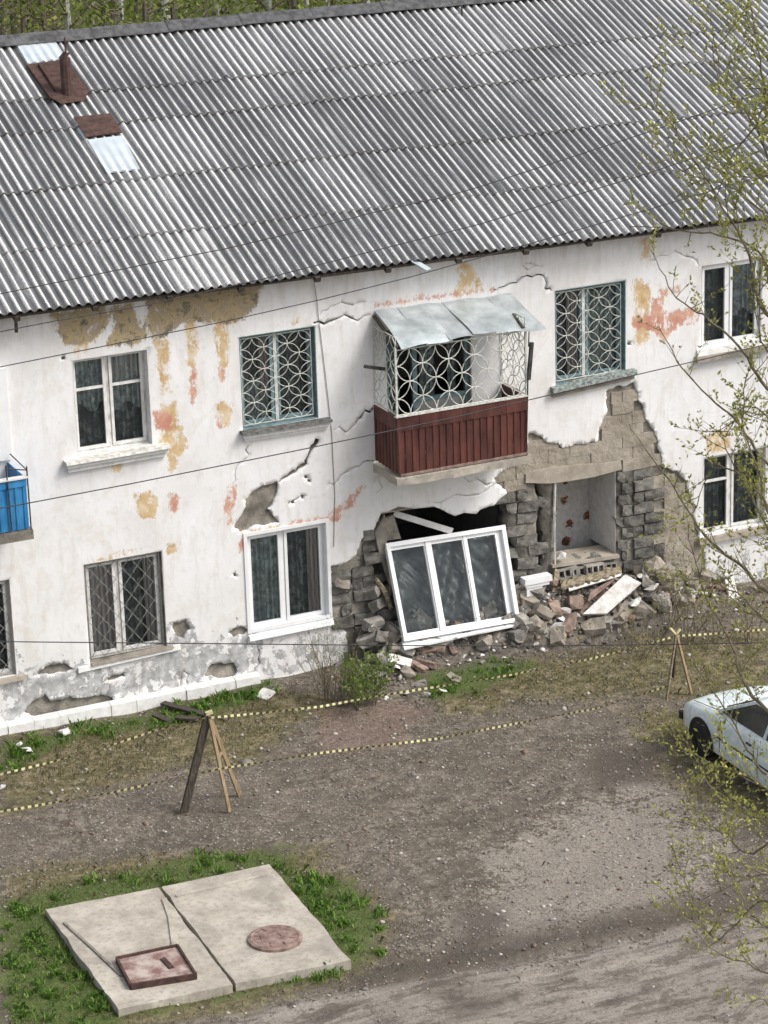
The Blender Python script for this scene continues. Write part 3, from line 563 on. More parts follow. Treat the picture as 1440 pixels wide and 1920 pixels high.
COUR = [(0, 1.66), (1.50, 3.22), (3.06, 4.88), (4.72, 5.86), (5.70, 7.50)]
SM = {}
for ci, (s0, s1) in enumerate(COUR):
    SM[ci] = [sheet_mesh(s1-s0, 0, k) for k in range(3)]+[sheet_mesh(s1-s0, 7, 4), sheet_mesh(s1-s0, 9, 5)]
rot0 = Matrix(((1, 0, 0), (0, CR_, -SR_), (0, SR_, CR_))).to_euler()
for ci, (s0, s1) in enumerate(COUR):
    x = RX0+[0, .3, .15, .45, .15][ci]*0; k = 0
    while x < RX1-.3:
        rr = random.Random(ci*1000+k); ch = rr.random()
        me = SM[ci][rr.randrange(3)] if ch > .05 else SM[ci][3+rr.randrange(2)]
        lift = rr.uniform(.000, .012); L = s1-s0
        s_ = s0+rr.uniform(-.025, .025); hh = .022+lift+(k % 2)*.003
        p = RP(x, s_, hh if ci else .012+lift*.5); tilt = -(hh+.004)/L if ci else -.004
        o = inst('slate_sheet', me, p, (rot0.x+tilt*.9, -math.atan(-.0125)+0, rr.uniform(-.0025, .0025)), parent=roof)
        o.color = (.5, .5, .5, 1)
        for (px_, py_, v_) in ((350, 500, .72), (270, 390, .63), (110, 540, .58), (560, 95, .58), (700, 80, .6), (820, 60, .6), (900, 30, .64), (980, 40, .6), (300, 110, .57), (420, 110, .57), (30, 110, .62)):
            a_, b_ = PR(px_, py_)
            if s0 <= b_ < s1-.1 and x <= a_ < x+NW*WAVE: o.color = (v_, v_, v_, 1)
        k += 1; x += NW*WAVE
rw = MB()
for k, xx in enumerate(np.arange(RX0, RX1, 1.35)):
    c = MB(); x1 = min(xx+1.42, RX1); rr = random.Random(k); dz = rr.uniform(0, .015)
    prof = [(-.20, -.055), (-.19, -.035), (-.06, .075), (0, .10), (.06, .075), (.19, -.035), (.20, -.055)]
    vs = []
    for q_ in (xx, x1):
        base = RP(q_, SRIDGE, .03); vs += [(q_, base[1]+py, base[2]+pz+dz+(.012 if q_ == xx else 0)) for py, pz in prof]
    n = len(prof); c.add(vs, [(i, i+n, i+n+1, i+1) for i in range(n-1)]+[tuple(range(n))]); c.build('ridge_cap', mat('ridge_slate%d' % k, (.05, .05, .053), (.13, .13, .135), 8, .85, .4) if k == 0 else bpy.data.materials['ridge_slate0'], roof)
def roofquad(name, pix, h, m, th=.02, cor=True):
    xs = [PR(*p) for p in pix]; (x0, s0), (x1, s1), (x2, s2), (x3, s3) = xs; c = MB(); n = 40
    top = []; 
    for j in range(2):
        for i in range(n+1):
            t = i/n; (xa, sa), (xb, sb) = ((xs[0], xs[1]), (xs[3], xs[2]))[j]
            x = xa+(xb-xa)*t; s = sa+(sb-sa)*t; top.append(RP(x, s, h+(.014*math.cos(2*math.pi*x/WAVE) if (cor and j) else 0)))
    c.add(top, [(i, i+n+1, i+n+2, i+1) for i in range(n)])
    lo = [RP(*((xs[3][0]+(xs[2][0]-xs[3][0])*i/n, xs[3][1]+(xs[2][1]-xs[3][1])*i/n)), h-th) for i in range(n+1)]
    c.add([top[n+1+i] for i in range(n+1)]+lo, [(i, i+n+1, i+n+2, i+1) for i in range(n)])
    return c.build(name, m, roof)
tag(roofquad('metal_patch', [(25, 82), (97, 75), (124, 117), (52, 128)], .05, M['galv_blue']), 'pale galvanised sheet patch just below the ridge')
tag(roofquad('metal_patch', [(164, 271), (229, 262), (262, 325), (200, 333)], .05, M['galv_blue']), 'pale galvanised sheet patch lower down the roof')
tag(roofquad('rusty_patch', [(137, 232), (206, 224), (229, 259), (161, 269)], .085, M['rust'], cor=False), 'flat rust brown sheet patch')
# rusty chimney flashing: raised tray with pipe
c = MB(); q4 = [PR(*p) for p in [(50, 130), (124, 120), (166, 184), (94, 197)]]
lowl = PR(115, 206); lowr = PR(158, 199)
c.add([RP(*q4[0], .05), RP(*q4[1], .05), RP(*q4[2], .10), RP(*q4[3], .10), RP(*q4[2], .0), RP(*q4[3], .0), RP(*q4[0], .0), RP(*q4[1], .0), RP(*lowl, .07), RP(*lowr, .07)],
      [(0, 3, 2, 1), (3, 5, 4, 2), (0, 6, 5, 3), (1, 2, 4, 7), (3, 8, 9, 2)])
m0 = PR(72, 132); m1 = PR(104, 186); c.bar(RP(*m0, .08), RP(*m1, .11), .015, .05)
fl = c.build('chimney_flashing', M['rust'], roof)
c = MB(); p0 = PR(126, 189); base = RP(*p0, .05); c.tube([base, base+[0, 0, .62]], .09, 10); c.tube([base+[.03, .02, .6], base+[.03, .02, .95]], .018, 6); c.bar(base+[-.05, 0, .62], base+[.05, .03, .70], .16, .02); c.build('vent_pipe', M['rust'], roof)
c = MB(); p0 = PR(866, 24); base = RP(*p0, .0); c.tube([base, base+[0, 0, .2]], .02, 6); c.build('roof_hook', M['dark_metal'], roof)
# rafter ends under the eave
for px, py in [(26, 600), (172, 577), (312, 560), (445, 545), (588, 525), (720, 508), (852, 490), (978, 477), (1096, 460), (1225, 437)]:
    x = PF(px, py, -.25)[0]; c = MB(); c.bar(RP(x, -.02, -.10), RP(x, .7, -.10), .09, .08); c.build('rafter_end', M['wood_dark'], house)
c = MB(); x = PF(26, 600, -.3)[0]; c.bar(RP(x, .0, -.15), RP(x+.06, .12, -.42), .05, .05); c.build('broken_bracket', M['wood_dark'], house)
x = PF(790, 508, -.42)[0]; c = MB(); c.bar(RP(x-.12, .05, -.02), RP(x+.02, -.22, -.03), .13, .015, (0, 0, 1)); c.build('loose_slate_shard', M['galv_blue'], house)

# ================================================================== WINDOWS
def circ_grille(c, x0, x1, z0, z1, y, nx, t=.008, ax=(1, 0, 0), org=None, nz=None):
    d = (x1-x0)/nx; nz = nz or max(1, round((z1-z0)/d)); dz = (z1-z0)/nz
    def T(u, v): return (u, y, v) if org is None else tuple(Vector(org)+Vector(ax)*u+Vector((0, 0, v)))
    def seg(cx, cz):
        pts = [(cx+d/2*math.cos(a), cz+dz/2*math.sin(a)) for a in np.linspace(0, 2*math.pi, 25)]
        run = []
        for p in pts+[None]:
            if p and x0-1e-4 <= p[0] <= x1+1e-4 and z0-1e-4 <= p[1] <= z1+1e-4: run.append(T(*p))
            else:
                if len(run) > 1: c.tube(run, t, 5, False)
                run = []
    for i in range(nx):
        for j in range(nz): seg(x0+(i+.5)*d, z0+(j+.5)*dz)
    for i in range(nx+1):
        for j in range(nz+1): seg(x0+i*d, z0+j*dz)
    for a, b in (((x0, z0), (x1, z0)), ((x1, z0), (x1, z1)), ((x1, z1), (x0, z1)), ((x0, z1), (x0, z0))): c.tube([T(*a), T(*b)], t*1.4, 5)
def wave_grille(c, x0, x1, z0, z1, y, nx=5, t=.006):
    d = (x1-x0)/nx; nz = round((z1-z0)/(d*1.25)); dz = (z1-z0)/nz
    for i in range(nx+1):
        for sgn in (1, -1):
            pts = []
            for j in range(nz*4+1):
                zz = z0+dz*j/4; xx = x0+i*d+sgn*(d/2)*(.5-.5*math.cos(math.pi*j/2))*1.0
                if xx < x0-1e-3 or xx > x1+1e-3:
                    if len(pts) > 1: c.tube(pts, t, 4, False)
                    pts = []; continue
                pts.append((xx, y, zz))
            if len(pts) > 1: c.tube(pts, t, 4, False)
    for a, b in (((x0, z0), (x1, z0)), ((x1, z0), (x1, z1)), ((x1, z1), (x0, z1)), ((x0, z1), (x0, z0))): c.tube([(a[0], y, a[1]), (b[0], y, b[1])], t*1.8, 4)
def framebox(c, x0, x1, z0, z1, w, y0, y1, wb=None):
    wb = wb or w; c.box((x0, y0, z0), (x0+w, y1, z1)); c.box((x1-w, y0, z0), (x1, y1, z1)); c.box((x0+w, y0+.001, z0), (x1-w, y1-.001, z0+wb)); c.box((x0+w, y0+.001, z1-w), (x1-w, y1-.001, z1))
def window(key, label, fm, sm, mull=.5, y=.16, fw=.045, sw=.05, transoms=(), reveal=None, sills=None, grille=None, gm=None, curtain=None, trim=None):
    x0, x1, z0, z1 = OP[key]; W = tag(empty('window', (0, 0, 0), house), label)
    c = MB(); framebox(c, x0+.004, x1-.004, z0+.004, z1-.004, fw, y, y+.08); xm = x0+(x1-x0)*mull; c.box((xm-.025, y+.004, z0+fw), (xm+.025, y+.076, z1-fw)); c.build('frame', fm, W)
    for i, (a, b) in enumerate(((x0+fw, xm-.025), (xm+.025, x1-fw))):
        c = MB(); framebox(c, a+.004, b-.004, z0+fw+.004, z1-fw-.004, sw, y-.012, y+.05)
        if i in transoms: zt = z0+(z1-z0)*.655; c.box((a+sw, y-.010, zt-.02), (b-sw, y+.048, zt+.02))
        c.build('sash', sm, W)
        c = MB(); c.add([(a+sw, y+.02, z0+fw+sw), (b-sw, y+.02, z0+fw+sw), (b-sw, y+.02, z1-fw-sw), (a+sw, y+.02, z1-fw-sw)], [(0, 1, 2, 3)]); c.build('pane', M['glass'], W)
    if reveal:
        c = MB(); t = .012; c.box((x0+.0005, -.003, z0), (x0+t, y, z1)); c.box((x1-t, -.003, z0), (x1-.0005, y, z1)); c.box((x0+t, -.002, z1-t), (x1-t, y, z1-.0005)); c.box((x0+t, -.001, z0+.0005), (x1-t, y, z0+t)); c.build('reveal_lining', reveal, W)
    if sills:
        for (mm, xa, xb, za, zb, pr, tl) in sills:
            c = MB(); c.add([(xa, -pr, za), (xb, -pr, za+tl), (xb, -pr+.015, zb+tl), (xa, -pr+.015, zb), (xa, -.0, za), (xb, -.0, za+tl), (xb, .10, zb+tl+.02), (xa, .10, zb+.02)], [(0, 1, 2, 3), (3, 2, 6, 7), (4, 5, 1, 0), (0, 3, 7, 4), (1, 5, 6, 2)]); c.build('sill', mm, W)
    if grille:
        c = MB(); gi = .035
        if grille == 'circ': circ_grille(c, x0+gi, x1-gi-.03, z0+gi+.02, z1-gi-.02, 0.055, 3, .0062, nz=4)
        else: wave_grille(c, x0+gi, x1-gi, z0+gi, z1-gi, .05)
        c.build('grille', gm, W)
    if trim:
        c = MB(); tw = trim; framebox(c, x0-tw, x1+tw, z0-tw*.3, z1+tw, tw, -.022, .002); c.build('trim', M['pvc'], W)
    curtain = list(curtain or [])+[(M['pane_fill'], .02, .98, .02, .98, 0)]  # last entry: grey sheet added behind every window to lighten its panes
    if curtain:
        for (mm, xa, xb, za, zb, scal) in curtain:
            n = 36; V = []; 
            for j in range(6):
                for i in range(n+1):
                    t = i/n; x = x0+(x1-x0)*(xa+(xb-xa)*t); zlo = z0+(z1-z0)*za+(.06*math.sin(t*9+xa*7)+.10*scal*abs(math.sin(t*math.pi*1.5+xa*3)) if scal else 0); zhi = z0+(z1-z0)*zb
                    V.append((x, y+.075+(.06 if mm is M['pane_fill'] else 0)+.022*math.sin(t*34+j*.2)+.01*math.sin(t*71), zlo+(zhi-zlo)*j/5))
            c = MB(); c.add(V, [(j*(n+1)+i, j*(n+1)+i+1, (j+1)*(n+1)+i+1, (j+1)*(n+1)+i) for j in range(5) for i in range(n)]); c.build('curtain', mm, W, True)
    return W
wp, ow, tl = M['white_paint'], M['old_white'], M['teal']
window('U1', 'upper left window with white frame, fanlights and lace curtains', ow, wp, .49, transoms=(0, 1), reveal=wp, fw=.04, sw=.045, curtain=[(M['lace'], .03, .5, .40, .99, 1), (M['lace'], .5, .97, .36, .99, 1), (M['drape'], .5, .97, .70, .98, 0)],
       sills=[(M['old_white'], -5.30, -3.61, 4.15, 4.185, .17, .01), (wp, -5.27, -3.64, 4.085, 4.13, .12, .01), (wp, -5.25, -3.66, 4.01, 4.07, .07, .01)])
window('U2', 'teal window with white ring grille left of the maroon balcony', tl, tl, .49, reveal=tl, y=.14, grille='circ', gm=M['grille'], curtain=[(M['lace'], .02, .45, .02, .5, 0), (M['drape'], .3, .48, .3, .98, 0)],
       sills=[(M['sill_dark'], -2.42, -.90, 4.155, 4.19, .15, -.01), (wp, -2.38, -.92, 4.09, 4.14, .10, -.015), (wp, -2.36, -.94, 4.03, 4.075, .05, -.015)])
c = MB(); c.box((-1.75, .118, 4.25), (-1.70, .135, 5.65)); c.build('sash_cover', wp, house)
window('U3', 'teal window with white ring grille right of the maroon balcony', tl, tl, .46, reveal=tl, y=.14, grille='circ', gm=M['grille'], curtain=[(M['drape'], .25, .44, .02, .98, 0), (M['lace'], .5, .95, .05, .9, 0)],
       sills=[(M['teal_worn'], 3.04, 4.60, 3.99, 4.07, .13, .09), (M['slag_tan'], 3.06, 4.58, 3.91, 3.985, .07, .09)])
c = MB(); c.box((3.70, .118, 4.14), (3.755, .135, 5.63)); c.build('sash_cover', wp, house)
window('U4', 'plain white plastic window at the upper right behind the tree', M['pvc'], M['pvc'], .48, y=.08, fw=.045, sw=.045, sills=[(M['mortar'], 5.76, 7.25, 4.10, 4.18, .12, .03), (wp, 5.80, 7.2, 4.19, 4.29, .05, .02)], curtain=[(M['lace'], .5, .97, .3, .98, 1)])
window('L1', 'ground floor window cut by the left picture edge with wire grille', ow, wp, .5, y=.10, reveal=wp, grille='wave', gm=M['grille_grey'], curtain=[(M['drape'], .55, .8, .02, .98, 0)], sills=[(M['tan_conc'], -7.6, -6.15, .80, .86, .08, .02)])
window('L2', 'ground floor window with wavy wire grille and brown curtain', ow, wp, .44, y=.11, reveal=M['mortar'], fw=.05, grille='wave', gm=M['grille_grey'], curtain=[(M['drape'], .04, .42, .02, .98, 0), (M['drape'], .80, .97, .02, .98, 0)],
       sills=[(M['slag_tan'], -5.08, -3.72, .82, .85, .07, .03), (wp, -5.30, -3.60, .74, .815, .05, .06)])
window('L3', 'ground floor white plastic window with wide white surround', M['pvc'], M['pvc'], .47, y=.09, reveal=M['pvc'], fw=.04, sw=.05, trim=.055, curtain=[(M['lace'], .02, .46, .04, .98, 0), (M['drape'], .80, .97, .02, .98, 0)], sills=[(M['pvc'], -2.44, -.98, .72, .79, .09, .01)])
window('L4', 'dark ground floor window behind the tree at right', ow, wp, .48, y=.12, reveal=wp, transoms=(0,), fw=.04, sw=.04, sills=[(M['tan_conc'], 5.85, 7.35, .86, .95, .09, .02)])
# pot plants on the inside sill of the white window
for px, s_, hgt in ((505, 1., .35), (560, 1.2, .5)):
    p0 = PF(px, 1150, .30); c = MB(); c.tube([(p0[0], .36, .86), (p0[0], .36, 1.0)], [.06, .08], 10); pot = c.build('flower_pot', M['brick'], house)
    c = MB(); rr = random.Random(px)
    for k in range(26):
        a = rr.uniform(0, 6.28); h = 1.0+rr.uniform(.02, hgt); q_ = Vector((p0[0]+math.cos(a)*.12*rr.random(), .36+math.sin(a)*.08*rr.random(), h)); d = Vector((math.cos(a)*.07, math.sin(a)*.03, .03)); e = Vector((-math.sin(a)*.03, math.cos(a)*.02, .02))
        c.add([q_-d, q_+e, q_+d, q_-e], [(0, 1, 2, 3)])
    c.build('foliage', M['leaf_wood'], pot)

# ================================================================== MAROON BALCONY
bx0, bx1, bd, bz, bt = -.11, 2.16, .84, 3.32, 4.27
B = tag(empty('balcony', (0, 0, 0), house), 'maroon clad balcony with white ring grille and tin canopy')
c = MB(); op = rough([(bx0-.06, 0), (bx1+.05, 0), (bx1+.05, -bd-.06), (bx0-.06, -bd-.06)], .03, 3, 5)
n = len(op); zb, zt = 3.17, 3.30
c.add([(x, y+random.uniform(-.01, .01), zb+random.uniform(-.02, .02)) for x, y in op]+[(x, y, zt) for x, y in op], [tuple(range(n)), tuple(range(2*n-1, n-1, -1))]+[(i, (i+1) % n, (i+1) % n+n, i+n) for i in range(n)]); c.build('slab', M['slab'], B)
c = MB(); c.bar((bx0+.02, -bd-.035, 3.335), (bx1, -bd-.035, 3.335), .03, .035); c.build('bottom_rail', M['rust_red'], B)
def slat(p0, p1, z0, z1, dent=0.):
    c = MB(); p0, p1 = Vector(p0), Vector(p1); d = p1-p0; nrm = Vector((d.y, -d.x, 0)).normalized()
    prof = [(0, 0), (.06, .016), (.44, .016), (.52, 0), (1, 0)]; vs = []
    for z, k in ((z0, 1), (z1, 0)):
        vs += [(*(p0+d*t+nrm*(o_+dent*k)).xy, z) for t, o_ in prof]
    m_ = len(prof); c.add(vs, [(i, i+1, i+1+m_, i+m_) for i in range(m_-1)]); c.build('slat', M['maroon'], B)
ns = 19
for i in range(ns):
    a, b = bx0+(bx1-bx0)*i/ns, bx0+(bx1-bx0)*(i+1)/ns; slat((a, -bd+.0, 0), (b, -bd, 0), 3.35+random.uniform(-.01, .01), 4.06, random.uniform(-.008, .012))
for i in range(7):
    a, b = -bd*i/7, -bd*(i+1)/7; slat((bx0, a, 0), (bx0, b, 0), 3.35, 4.08, 0)
    slat((bx1, b, 0), (bx1, a, 0), 3.35, 4.08, 0)
for i in range(6):
    a, b = bx0-.012+(bx1-bx0+.024)*i/6, bx0-.012+(bx1-bx0+.024)*(i+1)/6-.004; c = MB(); c.box((a, -bd-.022-.004*(i % 2), 4.05+.006*(i % 2)), (b, -bd+.01, bt+random.uniform(-.006, .006))); c.build('fascia_panel', M['maroon'], B)
c = MB(); c.box((bx0-.018, -bd+.012, 4.06), (bx0+.012, -.005, bt)); c.build('fascia_panel', M['maroon'], B)
c = MB(); c.box((bx1-.012, -bd+.012, 4.06), (bx1+.018, -.005, bt)); c.build('fascia_panel', M['maroon'], B)
c = MB(); c.box((bx0-.03, -bd-.035, bt+.008), (bx1+.03, -bd+.05, bt+.028)); c.build('handrail', M['old_white'], B)
c = MB(); circ_grille(c, bx0+.01, bx1-.0, bt+.04, 5.36, -bd, 5, .0085, nz=2)
c.build('grille', M['grille'], B)
for xs_, nm in ((bx0+.01, 0), (bx1-.005, 1)):
    c = MB(); circ_grille(c, .0, bd-.03, bt+.04, 5.36+.2, 0, 2, .0075, ax=(0, -1, 0), org=(xs_, -.02, 0), nz=3); c.build('grille', M['grille'], B)
for xs_, y_ in ((bx0, -bd), (bx1, -bd)):
    c = MB(); c.bar((xs_, y_, bt), (xs_, y_, 5.42), .03, .03); c.build('post', M['grille'], B)
# tin canopy: separate bent sheets
wl = [PF(703, 578), PF(955, 553)]; nsh = 6
for i in range(nsh):
    rr = random.Random(i+3); t0, t1 = i/nsh-.006, (i+1)/nsh+.012; V = []; m_, k_ = 9, 7
    for j in range(k_):
        for q_ in range(m_):
            t = t0+(t1-t0)*q_/(m_-1); s = j/(k_-1); xw = wl[0][0]+(wl[1][0]-wl[0][0])*t
            x = xw+s*(.02+.12*t); y = -.003-s*(.93+.03*math.sin(t*7)); z = 5.80-.06*t-s*(.36-.05*t)+.022*math.sin(s*3.1+i*1.7)*s+.012*math.sin(t*21+s*5)+(i % 2)*.008-(.05*max(0, t-.82)/.18*(s))+.03*math.sin(t*6.0)*s
            if s > .99: z -= .02+.02*math.sin(t*5+1)
            V.append((x, y, z))
    c = MB(); c.add(V, [(j*m_+q_, (j+1)*m_+q_, (j+1)*m_+q_+1, j*m_+q_+1) for j in range(k_-1) for q_ in range(m_-1)]); c.build('canopy_sheet', M['galv'], B, True)
c = MB()
for x in (bx0+.03, .9, bx1-.05): c.bar((x, -.01, 5.72), (x, -.86, 5.41), .04, .04)
c.build('canopy_frame', M['wood_dark'], B)
c = MB(); c.bar(PF(683, 687, -.5), PF(722, 692, -.5), .04, .05); c.build('bracket', M['dark_metal'], B)
c = MB(); c.bar(PF(997, 642, -.86), PF(991, 712, -.86), .055, .05); c.build('bracket', M['dark_metal'], B)
c = MB(); c.tube([PF(990, 712, -.86), PF(987, 862, -.86)], .010, 5); c.tube([PF(992, 620, -.86), PF(991, 650, -.86)], .010, 5); c.build('rod', M['dark_metal'], B)
# balcony door and window seen through the grille
D = tag(empty('balcony_door', (0, 0, 0), house), 'dark balcony door and window with curtains behind the grille')
x0, x1, z0, z1 = OP['BD']; c = MB(); framebox(c, x0+.003, x1-.003, z0+.003, z1-.003, .07, .10, .18); c.box((.62, .104, z0+.07), (.70, .176, z1-.07)); c.box((.70, .106, 4.15), (x1-.07, .174, 4.22)); c.build('frame', M['teal'], D)
for a, b, lo in ((.19, .62, z0+.07), (.70, 1.55, 4.22)):
    c = MB(); c.add([(a, .13, lo), (b, .13, lo), (b, .13, z1-.07), (a, .13, z1-.07)], [(0, 1, 2, 3)]); c.build('pane', M['glass'], D)
for a, b in ((.25, .50), (.85, 1.12), (1.35, 1.5)):
    c = MB(); V = [(a+(b-a)*i/12, .34+.02*math.sin(i*2.2), z) for z in (3.4, 5.4) for i in range(13)]; c.add(V, [(i, i+1, i+14, i+13) for i in range(12)]); c.build('curtain', M['lace'], D, True)
c = MB(); c.box((.701, .115, 3.41), (1.549, .165, 4.149)); c.build('panel', M['room'], D)

# ================================================================== BLUE BALCONY at the left edge
B2 = tag(empty('balcony', (0, 0, 0), house), 'bright blue clad balcony cut off by the left picture edge')
e1 = PF(52, 895, -.85); e0 = PF(55, 990, -.85); xr = e0[0]; zt2, zb2 = e1[2], e0[2]
for i in range(18):
    b = xr-i*.125; c = MB(); c.add([(b-.125, -.85, zb2), (b-.07, -.85, zb2), (b-.06, -.865, zb2), (b-.01, -.865, zb2), (b, -.85, zb2), (b-.125, -.85, zt2-.10), (b-.07, -.85, zt2-.10), (b-.06, -.865, zt2-.10), (b-.01, -.865, zt2-.10), (b, -.85, zt2-.10)], [(j, j+1, j+6, j+5) for j in range(4)]); c.build('slat', M['blue'], B2)
c = MB(); c.box((xr-2.3, -.875, zt2-.12), (xr+.002, -.84, zt2)); c.build('fascia_panel', M['blue'], B2)
c = MB(); c.box((xr-2.3, -.838, zb2), (xr+.001, -.83, zt2-.01)); c.build('back_sheet', M['blue'], B2)
c = MB(); c.box((xr-.01, -.83, zb2), (xr+.005, -.003, zt2)); c.build('side_sheet', M['blue'], B2)
c = MB(); c.box((xr-2.35, -.90, zt2+.002), (xr+.03, -.80, zt2+.03)); c.build('handrail', M['white_paint'], B2)
c = MB(); c.tube([(xr+.02, -.87, zb2-.1), (xr+.02, -.87, zt2+.18)], .012, 5); c.tube([(xr-.28, -.89, zb2+.02), (xr-.30, -.89, zt2+.25)], .012, 5); c.tube([(xr-.3, -.89, zt2+.2), (xr+.02, -.87, zt2+.12), (xr+.02, -.1, zt2+.15)], .010, 5); c.build('rod', M['dark_metal'], B2)
c = MB(); c.box((xr-2.35, -.88, zb2-.17), (xr+.05, 0, zb2-.02)); c.build('slab', M['deep'], B2)
pz = PF(0, 690, -.05); c = MB(); c.box((PF(14, 760, -.06)[0]-.9, -.06, zt2+.05), (PF(16, 760, -.06)[0], -.002, PF(12, 690, -.06)[2])); c.build('side_panel', M['pvc'], B2)
# cable down the facade
c = MB(); c.tube([PF(588, 522, -.03), PF(594, 560, -.02), PF(598, 600, -.012), PF(610, 700, -.012), PF(622, 810, -.012), PF(628, 930, -.012), PF(626, 1025, -.012)], .006, 5); c.build('wall_cable', M['grille_grey'], house)

# ================================================================== FALLEN WINDOW
TL_, TR_, BR_, BL_ = PF(722, 1019, -.04), PF(946, 984, -.04), PF(974, 1165, -.62), PF(757, 1203, -.62)
Fw = tag(empty('fallen_window', tuple(BL_)), 'white three pane window frame leaning out of the collapsed wall', 'window')
EU = (Vector(TR_)-Vector(TL_)+Vector(BR_)-Vector(BL_))/2; EV = (Vector(TL_)-Vector(BL_)+Vector(TR_)-Vector(BR_))/2; EN = EU.cross(EV).normalized()
WU, WV = EU.length, EV.length; eu, ev = EU.normalized(), EV.normalized()
def fwbox(c, u0, u1, v0, v1, n0, n1):
    P = []
    for n_ in (n0, n1):
        for u, v in ((u0, v0), (u1, v0), (u1, v1), (u0, v1)):
            p = Vector(BL_)*(1-u/WU)*(1-v/WV)+Vector(BR_)*(u/WU)*(1-v/WV)+Vector(TR_)*(u/WU)*(v/WV)+Vector(TL_)*(1-u/WU)*(v/WV); P.append(p+EN*n_)
    c.add(P, [(0, 3, 2, 1), (4, 5, 6, 7), (0, 1, 5, 4), (1, 2, 6, 5), (2, 3, 7, 6), (3, 0, 4, 7)])
c = MB(); w = .07; fwbox(c, 0, w, 0, WV, -.06, .03); fwbox(c, WU-w, WU, 0, WV, -.06, .03); fwbox(c, w, WU-w, 0, w, -.058, .028); fwbox(c, w, WU-w, WV-w, WV, -.058, .028)
c.build('frame', M['pvc'], Fw)
c = MB(); fwbox(c, WU-w-.09, WU-w-.001, w, WV-w, -.16, -.05); fwbox(c, w, WU-w-.09, WV-w-.035, WV-w-.001, -.16, -.05); fwbox(c, w, w+.02, w, WV-w, -.16, -.05); c.build('reveal', M['pvc'], Fw)
mu = [w, WU*.325, WU*.335+.07, WU*.645, WU*.645+.05, WU-w-.09]
c = MB(); fwbox(c, mu[1], mu[2], w, WV-w, -.10, -.01); c.build('mullion', M['pvc'], Fw)
c = MB(); fwbox(c, mu[3], mu[4], w, WV-w, -.10, -.02); c.build('mullion', M['pvc'], Fw)
for a, b in ((mu[0], mu[1]), (mu[2], mu[3]), (mu[4], mu[5])):
    c = MB(); fwbox(c, a, b, w+.0, WV-w, -.085, -.075); c.f = [c.f[1]]; c.m = [0]; c.build('pane', M['glass'], Fw)
    c = MB(); t = .022; fwbox(c, a, a+t, w+.002, WV-w, -.11, -.035); fwbox(c, b-t, b, w+.002, WV-w, -.11, -.035); fwbox(c, a+t, b-t, w+.001, w+.05, -.108, -.033); fwbox(c, a+t, b-t, WV-w-.06, WV-w-.001, -.108, -.033); c.build('sash', M['pvc'], Fw)
c = MB(); V0, V1 = Vector(BL_)+Vector((0, .1, -.02)), Vector(BR_)+Vector((.05, .1, -.02)); c.add([V0+Vector((-.05, -.22, -.05)), V1+Vector((.05, -.16, .0)), V1, V0, V0+Vector((-.05, -.22, -.08)), V1+Vector((.05, -.16, -.03)), V1+Vector((0, 0, -.1)), V0+Vector((0, 0, -.1))], [(0, 1, 2, 3), (4, 5, 1, 0), (5, 6, 2, 1), (7, 4, 0, 3), (4, 7, 6, 5)]); c.build('sill', M['pvc'], Fw)
nf = 40; V = []
for j in range(nf+1):
    for i in range(nf+1):
        u, v = .1+(WU-.25)*i/nf, .1+(WV-.2)*j/nf; p = Vector(BL_)*(1-u/WU)*(1-v/WV)+Vector(BR_)*(u/WU)*(1-v/WV)+Vector(TR_)*(u/WU)*(v/WV)+Vector(TL_)*(1-u/WU)*(v/WV)
        V.append(p-EN*(.26+.05*math.sin(u*7+v*5+2*math.sin(v*4))+.04*math.sin(u*13-v*9+1.5*math.sin(u*6))+.02*math.sin(u*31+v*23)))
c = MB(); c.add(V, [(j*(nf+1)+i, j*(nf+1)+i+1, (j+1)*(nf+1)+i+1, (j+1)*(nf+1)+i) for j in range(nf) for i in range(nf)]); c.build('torn_film', M['film'], Fw, True)
# crumpled sheet and dim wall just behind the glass are room walls of the house
part('partition_wall', M['slag'], house, ((-.35, .5, .56), (-.25, 4.1, 3.0)))

# ================================================================== RUBBLE
def heap(x, y):
    h = 0
    for cx, cy_, sx, sy_, a in ((.35, -.15, .75, .5, .42), (2.5, -.3, .8, .6, .48), (3.6, -.2, .9, .55, .50), (4.9, -.2, 1.1, .55, .50), (1.3, -.2, .9, .45, .42)):
        h = h+a*np.exp(-((x-cx)/sx)**2-((y-cy_)/sy_)**2)
    return h
mx, my = np.meshgrid(np.arange(-1.4, 7.2, .09), np.arange(-1.7, .46, .09)); mz = heap(mx, my)-.05+.03*np.sin(mx*17+my*11)*np.sin(my*19-mx*7)+rng.uniform(-.025, .025, mx.shape)
V = np.stack([mx, my, mz], -1).reshape(-1, 3); a_, b_ = mx.shape; ii = (np.arange(a_-1)[:, None]*b_+np.arange(b_-1)[None, :]).ravel()
tag(npmesh('rubble_mound', V, np.stack([ii, ii+1, ii+b_+1, ii+b_], -1), M['earth']), 'mound of crushed masonry and dark earth at the foot of the wall', 'rubble', kind='stuff')
def shard_mesh(name, m, seed, dims):
    rr = random.Random(seed); bm = bmesh.new()
    for k in range(14): bm.verts.new(Vector((rr.uniform(-.5, .5)*dims[0], rr.uniform(-.5, .5)*dims[1], rr.uniform(-.5, .5)*dims[2])))
    bmesh.ops.convex_hull(bm, input=bm.verts[:]); bmesh.ops.delete(bm, geom=[v for v in bm.verts if not v.link_faces], context='VERTS')
    me = bpy.data.meshes.new(name); bm.to_mesh(me); bm.free(); me.materials.append(m); return me
